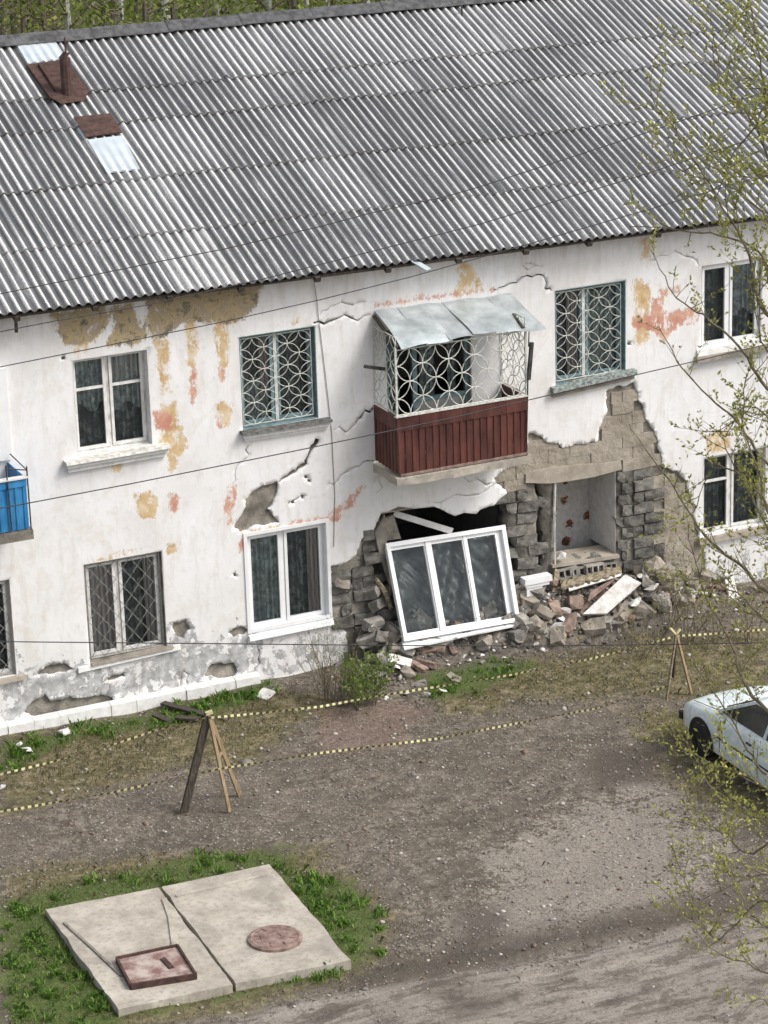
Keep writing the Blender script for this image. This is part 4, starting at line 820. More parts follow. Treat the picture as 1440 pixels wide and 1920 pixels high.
RB = {'grey': [block_mesh('block', (.36, .20, .19), M['rub'], 60+i, .016) for i in range(4)], 'brown': [block_mesh('brick', (.25, .12, .07), M['brick'], 70+i, .008) for i in range(3)]+[block_mesh('brick', (.27, .16, .14), M['brick'], 77, .012)],
      'white': [shard_mesh('plaster_shard', M['plaster_bit'], 80+i, (.26, .2, .09)) for i in range(4)], 'tan': [block_mesh('block', (.30, .2, .18), M['slag_tan'], 90+i, .022) for i in range(3)], 'shard': [shard_mesh('block', M['rub'], 100+i, (.34, .25, .22)) for i in range(3)]}
CATN = dict(grey='broken_block', brown='brick', white='plaster_shard', tan='broken_block', shard='block_fragment')
LAB = dict(grey='squared grey slag block', brown='brown brick', white='white plaster lump', tan='tan coated block', shard='jagged grey chunk')
def where(x, y):
    a = 'left of the fallen window' if x < .15 else 'below the fallen window' if x < 2.1 else 'beside the white cornice piece' if x < 2.75 else 'under the papered opening' if x < 3.9 else 'before the bare block pier' if x < 4.7 else 'near the leaning white board'
    return a+(', on the grass edge' if y < -.95 else ', low on the heap front' if y < -.55 else ', high on the heap' if y > -.2 else ', halfway up the heap')
def topx(p):
    d = np.asarray(p)-CAM; z = d@FW; return 720+FPX*(d@RT)/z, 960-FPX*(d@UP)/z
def rtag(o, kind):
    w_ = where(o.location.x, o.location.y); return tag(o, LAB[kind]+' '+w_, CATG[kind], {'grey': 'grey blocks ', 'brown': 'brown bricks ', 'white': 'plaster lumps ', 'tan': 'tan blocks ', 'shard': 'grey chunks '}[kind]+w_)
CATG = dict(grey='block', brown='brick', white='plaster', tan='block', shard='chunk')
def place(kind, px, py, y, sc=1., rot=None, k=0):
    rr = random.Random(int(px*7+py*3+k)); p = PF(px, py, y); o = inst(CATN[kind], rr.choice(RB[kind]), p, rot or (rr.uniform(-.5, .5), rr.uniform(-.5, .5), rr.uniform(0, 6.3)), (sc,)*3)
    return rtag(o, kind)
# pieces seen one by one (pixel, distance in front of the wall)
for kind, px, py, y, sc in [('grey', 975, 1190, -.75, 1.1), ('tan', 1005, 1180, -.72, 1.2), ('grey', 1020, 1188, -.78, .9), ('brown', 1040, 1140, -.6, 1.5), ('brown', 1075, 1130, -.55, 1.5), ('brown', 1090, 1140, -.58, 1.3), ('brown', 1062, 1175, -.8, 1.6), ('brown', 1095, 1180, -.8, 1.3), ('brown', 1080, 1195, -.9, 1.3),
     ('white', 1058, 1145, -.72, 1.0), ('white', 1052, 1158, -.75, .7), ('white', 1082, 1153, -.75, .7), ('white', 1147, 1162, -.8, .9), ('white', 1192, 1130, -.75, 1.0), ('white', 1222, 1102, -.6, .9), ('white', 1110, 1173, -.85, .6), ('grey', 1128, 1185, -.9, 1.0), ('grey', 1150, 1186, -.9, .8), ('tan', 1225, 1060, -.25, 1.1), ('tan', 1245, 1075, -.35, 1.1), ('grey', 1240, 1128, -.7, .9), ('tan', 1285, 1075, -.3, 1.0), ('tan', 1320, 1085, -.35, .9), ('brown', 1350, 1100, -.4, 1.2), ('white', 1295, 1105, -.5, .7), ('white', 1325, 1098, -.4, .6),
     ('white', 1052, 1040, .02, 1.1), ('tan', 850, 1275, -1.5, .75), ('tan', 765, 1262, -1.1, .8), ('grey', 785, 1285, -1.4, .7), ('brown', 800, 1245, -.85, 1.5), ('brown', 812, 1220, -.6, 1.3), ('brown', 785, 1250, -.9, 1.2), ('grey', 865, 1205, -.5, 1.), ('grey', 890, 1200, -.5, .9), ('grey', 920, 1195, -.5, 1.), ('grey', 700, 1170, -.25, .9), ('grey', 690, 1200, -.3, .9), ('grey', 715, 1195, -.4, 1.), ('white', 698, 1168, -.3, .8), ('grey', 735, 1180, -.25, .8), ('tan', 742, 1215, -.5, .8), ('grey', 710, 1130, -.05, .9), ('grey', 695, 1110, -.03, .9), ('tan', 640, 1095, -.02, .8),
     ('shard', 720, 1235, -.6, 1.0), ('shard', 800, 1210, -.5, 1.0), ('shard', 940, 1205, -.65, 1.), ('shard', 985, 1150, -.45, 1.1), ('tan', 990, 1130, -.4, 1.), ('grey', 1000, 1110, -.3, 1.), ('brown', 1030, 1090, -.2, 1.4), ('brown', 1120, 1120, -.45, 1.4), ('shard', 1130, 1200, -1.1, .8), ('white', 1165, 1150, -.8, .5), ('white', 1200, 1150, -.85, .5), ('white', 1005, 1208, -1., .5), ('white', 945, 1232, -1.3, .45), ('white', 905, 1228, -1.2, .4), ('white', 870, 1230, -1.1, .45), ('white', 830, 1295, -1.9, .5), ('white', 800, 1300, -1.9, .5), ('white', 760, 1300, -1.7, .55), ('white', 725, 1310, -1.7, .5), ('white', 745, 1250, -1., .5)]:
    place(kind, px, py, y, sc)
rr = random.Random(5)
for i in range(460):
    x = rr.uniform(-.7, 6.3) if i < 260 else rr.uniform(2.3, 5.8); y = rr.uniform(-1.05, .25); h = float(heap(x, y))
    if h < .1 or rr.random() > h*1.6+.1: continue
    qx, qy = topx((x, y, h))
    if (975 < qx < 1050 and 1068 < qy < 1135) or (1045 < qx < 1205 and 1040 < qy < 1150-.25*(qx-1045)+18) or (1345 < qx < 1405 and 1060 < qy < 1175): continue
    kind = rr.choices(['grey', 'shard', 'brown', 'white', 'tan'], [4, 3, 2.2, 2.2, 4])[0]; o = inst(CATN[kind], rr.choice(RB[kind]), (x, y, h+rr.uniform(-.04, .05)), (rr.uniform(-.8, .8), rr.uniform(-.8, .8), rr.uniform(0, 6.3)), (rr.uniform(.6, 1.3),)*3)
    rtag(o, kind)
def hollow_block(loc, rot, label, sc=1.):
    c = MB(); L, D_, H_ = .40*sc, .19*sc, .19*sc; nh = 3; t = .035*sc
    c.box((-L/2, -D_/2, -H_/2), (L/2, -D_/2+t, H_/2)); c.box((-L/2, D_/2-t, -H_/2), (L/2, D_/2, H_/2))
    for i in range(nh+1):
        x = -L/2+(L-t)*i/nh; c.box((x, -D_/2+t, -H_/2+.001), (x+t, D_/2-t, H_/2-.001))
    c.box((-L/2+.002, -D_/2+.002, -H_/2+.002), (L/2-.002, D_/2-.002, -H_/2+.01)); o = c.build('hollow_block', M['rub']); o.location = loc; o.rotation_euler = rot; return tag(o, label, 'block')
hollow_block(PF(704, 1275, -1.0), (1.35, .1, .5), 'pale hollow block with round holes beside the green shrub')
hollow_block(PF(1140, 1180, -.95), (1.2, 1.3, .4), 'hollow block standing on end at the foot of the right heap')
for i, px in enumerate((1062, 1088, 1112, 1136)):
    hollow_block(PF(px, 1073-(px-1062)*.14+(i % 2)*2, -.05-.03*(i % 3)), (1.45-.12*(i % 2), .06*(i-1.5), .09*(i-1.5)), 'dark hollow block in the row below the papered opening, place %s from left' % ('first', 'second', 'third', 'fourth')[i], .9)
def quadslab(name, pts, th, m, label, cat):
    P = [Vector(p) for p in pts]; n = (P[1]-P[0]).cross(P[2]-P[0]).normalized()*th; c = MB(); c.add(P+[p-n for p in P], [(0, 1, 2, 3), (7, 6, 5, 4), (0, 4, 5, 1), (1, 5, 6, 2), (2, 6, 7, 3), (3, 7, 4, 0)]); o = c.build(name, m, origin=tuple(P[0])); return tag(o, label, cat)
quadslab('fallen_board', [PF(1093, 1151, -.85), PF(1138, 1150, -.92), PF(1203, 1093, -.62), PF(1172, 1077, -.5)], .05, M['plaster_bit'], 'long white panel lying aslant on the right rubble heap', 'panel')
c = MB(); rr = random.Random(9); n_ = 22; V = []
for i in range(n_+1):
    t = i/n_; a = Vector(PF(1052+114*t, 1101-28*t, -.52+.05*t)); b = Vector(PF(1050+113*t, 1089-29*t, -.36+.05*t)); j1, j2 = rr.uniform(-.035, .03), rr.uniform(-.03, .035); mid = (a+b)/2+Vector((0, 0, rr.uniform(.0, .05)))
    V += [a+Vector((0, j1, j1*.3)), mid, b+Vector((0, j2, j2*.3)), a+Vector((0, j1, -.045+rr.uniform(-.01, .01)))]
c.add(V, [q_ for i in range(n_) for q_ in ((i*4, i*4+4, i*4+5, i*4+1), (i*4+1, i*4+5, i*4+6, i*4+2), (i*4+3, i*4+7, i*4+4, i*4))]); tag(c.build('splintered_plank', M['wood_rot'], origin=tuple(PF(1052, 1100, -.5))), 'splintered yellowish plank across the right rubble heap', 'plank')
quadslab('white_batten', [PF(1068, 1108, -.55), PF(1163, 1080, -.5), PF(1166, 1075, -.47), PF(1066, 1102, -.5)], .03, M['plaster_bit'], 'thin white batten just below the splintered plank', 'batten')
quadslab('brown_board', [PF(1102, 1125, -.7), PF(1130, 1102, -.6), PF(1150, 1085, -.5), PF(1108, 1108, -.55)], .03, M['rust_red'], 'reddish brown board beneath the white panel', 'board')
quadslab('rotten_post', [PF(1036, 1110, -.4), PF(1046, 1112, -.4), PF(1048, 1068, -.15), PF(1041, 1066, -.15)], .06, M['wood_rot'], 'short rotten timber post beside the white cornice piece', 'post')
quadslab('white_board', [PF(1378, 1168, -1.1), PF(1397, 1166, -1.1), PF(1372, 1070, -.15), PF(1356, 1072, -.15)], .035, M['plaster_bit'], 'long narrow white board leaning against the wall at right', 'board')
quadslab('pale_beam', [PF(728, 1240, -.9), PF(770, 1250, -.95), PF(773, 1236, -.85), PF(730, 1224, -.8)], .12, M['plaster_bit'], 'short pale beam in front of the fallen window corner', 'beam')
quadslab('concrete_flake', [PF(1077, 1222, -1.25), PF(1108, 1232, -1.45), PF(1122, 1217, -1.3), PF(1094, 1207, -1.1)], .05, M['tan_conc'], 'flat pale flake lying in front of the right heap', 'flake')
quadslab('tin_strip', [PF(858, 1196, -.8), PF(915, 1183, -.8), PF(915, 1179, -.74), PF(856, 1190, -.74)], .01, M['pvc'], 'thin white strip under the fallen window sill', 'strip')
# white stepped cornice piece
c = MB(); p0 = PF(985, 1088, -.42)
for k, (w0, w1, z0_, z1_) in enumerate(((-.0, .50, 0, -.10), (.03, .46, -.10, -.16), (.05, .34, -.16, -.40))): c.box((p0[0]+w0, p0[1]+.02*k, p0[2]+z1_), (p0[0]+w1, p0[1]+.18, p0[2]+z0_))
tag(c.build('cornice_piece', M['pvc'], origin=tuple(p0)), 'white stepped cornice piece right of the fallen window', 'cornice')
# small crumbs (uncountable)
def pebbles(name, P, size, m, label, cat, mi=None):
    base = np.array([(1, 0, 0), (-1, 0, 0), (0, 1, 0), (0, -1, 0), (0, 0, 1), (0, 0, -1)], float); f0 = np.array([(0, 2, 4), (2, 1, 4), (1, 3, 4), (3, 0, 4), (2, 0, 5), (1, 2, 5), (3, 1, 5), (0, 3, 5)])
    n = len(P); v = base[None]*rng.uniform(.6, 1.3, (n, 6, 1))*size[:, None, None]*np.array([1, 1, .65]); v += rng.uniform(-.2, .2, (n, 6, 3))*size[:, None, None]
    a = rng.uniform(0, 6.28, n); R = np.stack([np.stack([np.cos(a), -np.sin(a), 0*a], -1), np.stack([np.sin(a), np.cos(a), 0*a], -1), np.stack([0*a, 0*a, 0*a+1], -1)], 1); v = np.einsum('nij,nkj->nki', R, v)+P[:, None]
    F = (f0[None]+(np.arange(n)*6)[:, None, None]).reshape(-1, 3); return tag(npmesh(name, v.reshape(-1, 3), F, m, mi=np.repeat(mi, 8) if mi is not None else None), label, cat, kind='stuff')
def scatter(n, box, dens):
    P = np.stack([rng.uniform(box[0], box[1], n), rng.uniform(box[2], box[3], n)], -1); k = rng.uniform(0, 1, n) < dens(P[:, 0], P[:, 1]); P = P[k]; return np.column_stack([P, gh(P[:, 0], P[:, 1])-.018])
def clump(x, y, k=1.): return np.clip(.5+.5*np.sin(x*2.3*k+1.7*np.sin(y*1.9*k))*np.cos(y*2.7*k+1.3*np.sin(x*1.3*k))+.35*np.sin(x*7.1*k+y*5.3*k), 0, 1)
def gsample(k, x, y):
    xi = np.clip(np.searchsorted(gx, x), 0, len(gx)-1); yi = np.clip(np.searchsorted(gy, y), 0, len(gy)-1); return GM[k][yi, xi]
slabpoly = gz([(85, 1705), (505, 1620), (658, 1800), (222, 1893)])
def offslab(x, y): return ~inpoly(x, y, slabpoly)
M['peb'] = [mat('pebble_grey', (.16, .145, .125), (.29, .265, .235), 5, .9, 0), mat('pebble_pale', (.34, .315, .275), (.50, .47, .42), 5, .9, 0), mat('pebble_brown', (.13, .095, .07), (.25, .19, .15), 5, .9, 0)]
P = scatter(15000, (-11, 7, -14, -.2), lambda x, y: np.clip(.6-.55*gsample('road', x, y)-.45*gsample('green', x, y), .05, 1)*offslab(x, y)); P[:, 2] += .004
P2 = scatter(24000, (-11, 7, -14, -.2), lambda x, y: np.clip(.25+.75*clump(x*.8, y*1.3, .9)-.9*gsample('road', x, y)-.8*gsample('green', x, y)-.5*gsample('olive', x, y), .01, 1)*offslab(x, y)); P2[:, 2] += .001
pebbles('gravel_chips', P2, rng.gamma(2., .0045, len(P2))+.005, M['peb'][:2], 'tiny pale stone chips pressed into the yard soil', 'gravel', rng.choice(2, len(P2), p=[.7, .3]))
pebbles('gravel', P, rng.gamma(2.2, .0065, len(P))+.006, M['peb'], 'scattered gravel and small stones over the bare soil', 'gravel', rng.choice(3, len(P), p=[.62, .14, .24]))
P = np.stack([rng.uniform(-1.2, 6.8, 4500), np.clip(rng.normal(-.5, .5, 4500), -1.9, .3)], -1); hz = heap(P[:, 0], P[:, 1]); k = rng.uniform(0, 1, len(P)) < hz*1.5+.12; P = P[k]; P = np.column_stack([P, np.maximum(hz[k]-.04, gh(P[:, 0], P[:, 1]))])
pebbles('rubble_crumbs', P, rng.gamma(2, .012, len(P))+.012, [M['slag'], M['plaster_bit'], M['brick'], M['slag_tan']], 'small masonry crumbs strewn over the rubble', 'rubble', rng.choice(4, len(P), p=[.45, .14, .16, .25]))
# single bits lying on the grass strip
for i, (px, py, lab) in enumerate([(122, 1372, 'white broken brick on the grass below the wire grille window'), (52, 1405, 'white brick bit lying nearest the left picture edge'), (35, 1396, 'small white brick crumb behind the brick bit at left'), (5, 1475, 'white lump in the grass at the left picture edge')]):
    p = PG(px, py, .04); o = inst('brick_bit', RB['white'][i % 4], p, (.2, .3, i*1.3+.4), (.9 if i < 2 else .5,)*3); tag(o, lab, 'brick')
for i, (a, b) in enumerate([((305, 1318), (385, 1340)), ((290, 1340), (318, 1352)), ((330, 1345), (372, 1348))]):
    c = MB(); c.bar(PG(*a, .05), PG(*b, .04), .12, .035); o = c.build('old_board', M['wood_dark'], origin=tuple(PG(*a, 0))); tag(o, ['longest dark board lying in the grass behind the barrier', 'short dark board left of the long one in the grass', 'grey short board just below the long board'][i], 'board')
quadslab('roofing_offcut', [PG(478, 1305, .04), PG(500, 1312, .05), PG(516, 1296, .08), PG(494, 1288, .06)], .03, M['plaster_bit'], 'pale broken sheet lying at the end of the plinth', 'sheet')

# ================================================================== WIRES, TAPE, BARRIERS
def wire(name, pix, y, label, r=.010):
    P = [Vector(PF(a, b, y if not isinstance(y, tuple) else y[0]+(y[1]-y[0])*i/(len(pix)-1))) for i, (a, b) in enumerate(pix)]
    P = [P[0]+(P[0]-P[1]).normalized()*14]+P+[P[-1]+(P[-1]-P[-2]).normalized()*14]; c = MB(); c.tube(P, r, 5); tag(c.build(name, M['cable'], origin=tuple(P[0])), label, 'cable')
wire('overhead_cable', [(0, 688), (210, 646), (420, 603), (600, 562), (767, 520), (1000, 455), (1232, 388), (1440, 326)], -5., 'overhead wire crossing the upper windows and rising over the roof at right', .007)
wire('overhead_cable', [(0, 622), (102, 602), (274, 572), (493, 523), (730, 463), (900, 420), (1208, 327), (1440, 250)], -5.2, 'middle overhead wire running along the eave and up the roof', .007)
wire('overhead_cable', [(0, 551), (315, 487), (420, 467), (607, 423), (693, 400), (837, 368), (900, 350), (1122, 278), (1223, 245), (1440, 170)], -5.4, 'topmost overhead wire crossing the corrugated roof', .007)
wire('overhead_cable', [(0, 953), (55, 943), (240, 908), (420, 872), (570, 842), (707, 813), (850, 783), (991, 750), (1187, 704), (1283, 682), (1440, 645)], -4.6, 'overhead wire passing in front of the maroon balcony', .008)
wire('overhead_cable', [(0, 1203), (420, 1207), (711, 1210), (1000, 1211), (1260, 1208), (1440, 1205)], (-8., -11.), 'low overhead wire crossing the picture level with the fallen window foot', .007)
def tape(pts, label, wid=.036, step=.05):
    P = [Vector(p) for p in pts]; Q = []
    for i in range(len(P)-1):
        n = max(1, int((P[i+1]-P[i]).length/step)); Q += [P[i]+(P[i+1]-P[i])*k/n for k in range(n)]
    Q.append(P[-1]); c = MB(); rr = random.Random(3); tw = 0
    for i in range(len(Q)-1):
        a0 = 1.25+.4*math.sin(i*.21)+.25*math.sin(i*.043); a1 = 1.25+.4*math.sin((i+1)*.21)+.25*math.sin((i+1)*.043)
        c.mi = 0 if (i % 2) else 1
        def off(a): return Vector((0, -math.cos(a), math.sin(a)))*wid/2
        c.add([Q[i]-off(a0), Q[i+1]-off(a1), Q[i+1]+off(a1), Q[i]+off(a0)], [(0, 1, 2, 3)])
    return tag(c.build('barrier_tape', [M['yellow'], M['black']], origin=tuple(Q[0])), label, 'tape')
tape([PF(x, y, yy) for x, y, yy in [(-400, 1550, -4.2), (0, 1452, -4.2), (100, 1428, -4.2), (200, 1400, -4.2), (290, 1370, -4.2), (385, 1346, -4.2)]], 'yellow striped tape left of the barrier, upper strand')
tape([PF(x, y, yy) for x, y, yy in [(390, 1346, -4.2), (480, 1338, -4.1), (600, 1325, -4.05), (720, 1303, -4.0), (870, 1280, -3.95), (960, 1265, -3.9), (1100, 1237, -3.8), (1180, 1217, -3.75), (1262, 1194, -3.7)]], 'yellow striped tape strung between the two barriers')
tape([PF(x, y, yy) for x, y, yy in [(1264, 1193, -3.7), (1340, 1188, -3.65), (1440, 1180, -3.6), (1700, 1150, -3.5)]], 'yellow striped tape running off to the right picture edge')
tape([PF(x, y, yy) for x, y, yy in [(-400, 1588, -4.3), (0, 1522, -4.3), (200, 1488, -4.3), (415, 1441, -4.3), (600, 1412, -4.2), (820, 1385, -4.1), (960, 1358, -4.0), (1120, 1328, -3.85), (1256, 1285, -3.72)]], 'yellow striped tape, lower strand sagging towards the ground')
def barrier(top, feet, mats, label, widths):
    t = tag(empty('a_frame_barrier', (float(top[0]), float(top[1]), 0)), label, 'barrier')
    for f, m, w in zip(feet, mats, widths): c = MB(); c.bar(Vector(f), Vector(top)+Vector((0, 0, .03)), w, .035, (.3, -1, .2)); c.build('leg', m, t)
    return t
tp = PF(391, 1340, -4.15)
b1 = barrier(tp, [PG(345, 1522), PG(430, 1522), PG(449, 1492)], [M['wood_dark'], M['wood_light'], M['wood_light']], 'three legged wooden barrier with one dark leg standing at left', [.13, .05, .06])
c = MB(); c.bar(Vector(PG(430, 1522))*.45+Vector(tp)*.55, Vector(PG(449, 1492))*.45+Vector(tp)*.55, .04, .03); c.build('crosspiece', M['wood_light'], b1)
c = MB(); c.bar(Vector(tp)+Vector((-.04, 0, .02)), Vector(tp)+Vector((.05, -.03, .05)), .05, .05); c.build('top_wrap', M['yellow'], b1)
tp2 = PF(1268, 1190, -3.7)
b2 = barrier(tp2, [PG(1296, 1300), PG(1250, 1310), PG(1262, 1270)], [M['wood_light'], M['wood_rot'], M['wood_dark']], 'thin wooden barrier standing in front of the pale car', [.04, .03, .025])
c = MB(); c.bar(Vector(tp2), Vector(PF(1257, 1178, -3.75)), .03, .03); c.bar(Vector(tp2), Vector(PF(1275, 1179, -3.7)), .03, .03); c.build('top_wrap', M['yellow'], b2)

# ================================================================== CONCRETE SLABS
zs = .08
def slab(pix, label, seed):
    poly = [tuple(PG(a, b, zs)[:2]) for a, b in pix]; p = rough(rough(poly, .0, 3, seed), .035, 2, seed); n = len(p); c = MB()
    zz = [zs for _ in p]; c.add([(x, y, z) for (x, y), z in zip(p, zz)]+[(x, y, -.1) for x, y in p], [tuple(range(n)), tuple(range(2*n-1, n-1, -1))]+[(i, i+n, (i+1) % n+n, (i+1) % n) for i in range(n)])
    o = c.build('concrete_slab', M['slab'], origin=(poly[0][0], poly[0][1], 0)); return tag(o, label, 'slab')
slab([(85, 1705), (222, 1893), (436, 1846), (297, 1664)], 'left concrete slab carrying the square iron hatch', 1)
slab([(303, 1663), (442, 1844), (658, 1800), (505, 1620)], 'right concrete slab carrying the round manhole cover', 2)
def strip(name, pix, w, h, m, label):
    P = [PG(a, b, zs+h/2+.002) for a, b in pix]; c = MB()
    for a, b in zip(P[:-1], P[1:]): c.bar(a, b, w, h)
    return tag(c.build(name, m, origin=tuple(P[0])), label, 'mortar')
strip('mortar_ridge', [(120, 1730), (170, 1775), (228, 1830)], .035, .02, M['mortar'], 'dark cement ridge on the left slab running to the hatch')
strip('mortar_ridge', [(308, 1685), (320, 1720), (328, 1780)], .07, .02, M['slab'], 'pale cement ridge on the left slab beside the joint')
strip('mortar_ridge', [(330, 1680), (400, 1664), (500, 1640)], .05, .018, M['slab'], 'raised cement line across the top of the right slab')
# round cover
pc = PG(516, 1762, zs); c = MB(); R0 = .325
rp = [(R0+.03, 0), (R0+.03, .035), (R0-.01, .05), (R0-.03, .042), (.20, .046), (.19, .056), (.08, .056), (.07, .046), (0, .046)]
n = 36; V = [(pc[0]+r*math.cos(2*math.pi*i/n), pc[1]+r*math.sin(2*math.pi*i/n), zs+z) for r, z in rp[:-1] for i in range(n)]; F = [(j*n+i, j*n+(i+1) % n, (j+1)*n+(i+1) % n, (j+1)*n+i) for j in range(len(rp)-2) for i in range(n)]+[tuple((len(rp)-2)*n+i for i in range(n))]
c.add(V, F)
for k in range(8):
    a = k*math.pi/4+.2; c.bar((pc[0]+.12*math.cos(a), pc[1]+.12*math.sin(a), zs+.052), (pc[0]+.27*math.cos(a), pc[1]+.27*math.sin(a), zs+.05), .03, .012)
tag(c.build('manhole_cover', M['rust_red'], origin=(pc[0], pc[1], zs)), 'round reddish manhole cover on the right concrete slab', 'manhole cover')
# square hatch
H = tag(empty('iron_hatch', tuple(PG(295, 1820, zs))), 'square rusty iron hatch on the left concrete slab', 'hatch')
q = [PG(a, b, zs) for a, b in ((219, 1805), (333, 1781), (368, 1836), (246, 1856))]
c = MB()
for i in range(4): c.bar(Vector(q[i])+Vector((0, 0, .04)), Vector(q[(i+1) % 4])+Vector((0, 0, .04)), .03, .085)
c.build('frame', M['rust'], H)
c = MB(); c.add([p+np.array([0, 0, z]) for z in (.05, .01) for p in q], [(0, 3, 2, 1), (0, 1, 5, 4), (1, 2, 6, 5), (2, 3, 7, 6), (3, 0, 4, 7)]); c.build('lid', M['lid'], H)
c = MB(); c.bar(PG(305, 1797, zs+.06), PG(322, 1815, zs+.06), .07, .02); c.build('handle', M['rust'], H)
strip('timber_scrap', [(338, 1800), (362, 1835)], .06, .04, M['rust'], 'rusty iron strip lying beside the square hatch').__setitem__('category', 'strip')

# ================================================================== CAR
CX, CYF = 2.88, -5.36
car = tag(empty('parked_car', (CX, -7.3, 0)), 'pale blue white car parked nose to the house at the right edge', 'car')
hw = .81
ST = [(0, .60, .84, .34), (.06, .70, .92, .28), (.22, .755, .97, .24), (.6, .82, 1., .22), (1.08, .90, 1., .22), (1.6, .93, 1., .22), (2.4, .94, 1., .22), (3.2, .94, 1., .22), (3.7, .90, .99, .24), (3.95, .86, .96, .28), (4.05, .70, .92, .34)]
c = MB(); ring = []
def sec(d, zt, wf, zb):
    w = hw*wf; pts = [(-.97*w, zb), (-1.0*w, zb+.12), (-1.01*w, (zb+zt)/2+.04), (-.985*w, zt-.10), (-.94*w, zt-.03), (-.80*w, zt+.0), (-.4*w, zt+.022), (0, zt+.028)]
    pts = pts+[(-x, z) for x, z in pts[:-1][::-1]]; return [(CX+x, CYF-d, z) for x, z in pts]
V = []; 
for s_ in ST: V += sec(*s_)
n = 15; F = [(j*n+i, j*n+i+1, (j+1)*n+i+1, (j+1)*n+i) for j in range(len(ST)-1) for i in range(n-1)]+[tuple(range(n))[::-1], tuple((len(ST)-1)*n+i for i in range(n))]
c.add(V, F); c.build('body', M['car'], car, True)
def gh_pts(d, z, w): return [(CX-w, CYF-d, z), (CX+w, CYF-d, z)]
A0, A1 = gh_pts(1.10, .925, .70), gh_pts(1.98, 1.36, .56); B0, B1 = gh_pts(3.55, .93, .70), gh_pts(3.05, 1.36, .56)
c = MB(); ws = [A0[0], A0[1], A1[1], A1[0]]; c.add([A0[0], (CX, A0[0][1]+.09, .935), A0[1], A1[1], (CX, A1[0][1]+.05, 1.375), A1[0]], [(0, 1, 4, 5), (1, 2, 3, 4)]); c.build('windscreen', M['car_glass'], car)
c = MB(); c.add([B0[0], B0[1], B1[1], B1[0]], [(3, 2, 1, 0)]); c.build('rear_window', M['car_glass'], car)
for s_ in (0, 1): c = MB(); c.add([A0[s_], B0[s_], B1[s_], A1[s_]], [(0, 1, 2, 3)]); c.build('side_window', M['car_glass'], car)
c = MB(); c.add([A1[0], (CX, A1[0][1]+.05, 1.39), A1[1], B1[1], (CX, B1[0][1], 1.41), B1[0], ], [(0, 1, 4, 5), (1, 2, 3, 4)]); c.build('roof', M['car'], car)
for s_ in (0, 1):
    for p, q in ((A0[s_], A1[s_]), (B0[s_], B1[s_]), (A1[s_], B1[s_]), ((A0[s_][0], CYF-2.4, .93), (A1[s_][0], CYF-2.45, 1.36))):
        c = MB(); c.bar(p, q, .055, .045); c.build('pillar', M['car'], car)
c = MB(); c.tube([(CX-.55, CYF-1.07, .95), (CX-.1, CYF-1.16, 1.0)], .012, 5); c.tube([(CX+.05, CYF-1.07, .95), (CX+.45, CYF-1.16, 1.0)], .012, 5); c.build('wiper', M['black_trim'], car)
for d in (.72, 3.15):
    for s_ in (-1, 1):
        wx = CX+s_*(hw-.075); w_ = empty('wheel', tuple(Vector((wx, CYF-d, .29))-car.location), car)
        c = MB(); ax = Vector((1, 0, 0)); P = []; prof = [(.17, -.09), (.27, -.095), (.295, -.07), (.295, .07), (.27, .095), (.17, .09)]; n = 28
        V = [(wx+o_, CYF-d+r*math.cos(2*math.pi*i/n), .29+r*math.sin(2*math.pi*i/n)) for r, o_ in prof for i in range(n)]; c.add(V, [(j*n+i, j*n+(i+1) % n, (j+1)*n+(i+1) % n, (j+1)*n+i) for j in range(5) for i in range(n)]); c.build('tyre', M['tyre'], w_, True)
        c = MB(); c.add([(wx+s_*.075, CYF-d+.175*math.cos(2*math.pi*i/n), .29+.175*math.sin(2*math.pi*i/n)) for i in range(n)], [tuple(range(n))]); c.build('rim', M['dark_metal'], w_)
        c = MB(); xo = CX+s_*(hw+.012); V = []
        for r in (.30, .365):
            V += [(xo, CYF-d+r*math.cos(a), .31+r*math.sin(a)) for a in np.linspace(-.25, math.pi+.25, 20)]
        c.add(V, [(i, i+1, i+21, i+20) for i in range(19)]); V2 = [(xo-s_*.004, CYF-d+.33*math.cos(a), .31+.33*math.sin(a)) for a in np.linspace(-.25, math.pi+.25, 20)]; c.add(V2, [tuple(range(20))]); c.build('wheel_arch', M['black_trim'], car)
c = MB(); c.box((CX-.76, CYF-.03, .38), (CX+.76, CYF+.06, .50)); c.build('bumper', M['black_trim'], car)
for s_ in (-1, 1): c = MB(); c.box((CX+s_*.58-.13, CYF-.02, .53), (CX+s_*.58+.13, CYF+.035, .64)); c.build('headlight', M['glass'], car)
for d in (1.28, 2.38, 3.3): c = MB(); c.tube([(CX-hw*1.0-.003, CYF-d, .30), (CX-hw*1.012-.001, CYF-d, .60), (CX-hw*.985-.003, CYF-d, .84)], .006, 4); c.build('door_seam', M['black_trim'], car)
c = MB(); c.tube([(CX-.70, CYF-1.0, .905), (CX-.66, CYF-.25, .775)], .006, 4); c.build('bonnet_seam', M['black_trim'], car)
for d in (2.2, 3.05): c = MB(); c.box((CX-hw-.025, CYF-d, .76), (CX-hw+.0, CYF-d+.13, .785)); c.build('door_handle', M['black_trim'], car)
c = MB(); c.box((CX-hw-.012, CYF-3.3, .52), (CX-hw+.0, CYF-1.2, .545)); c.build('side_moulding', M['black_trim'], car)

car.scale = (.93, .93, .93); car.location = (CX+.20, -7.3+.20, 0)
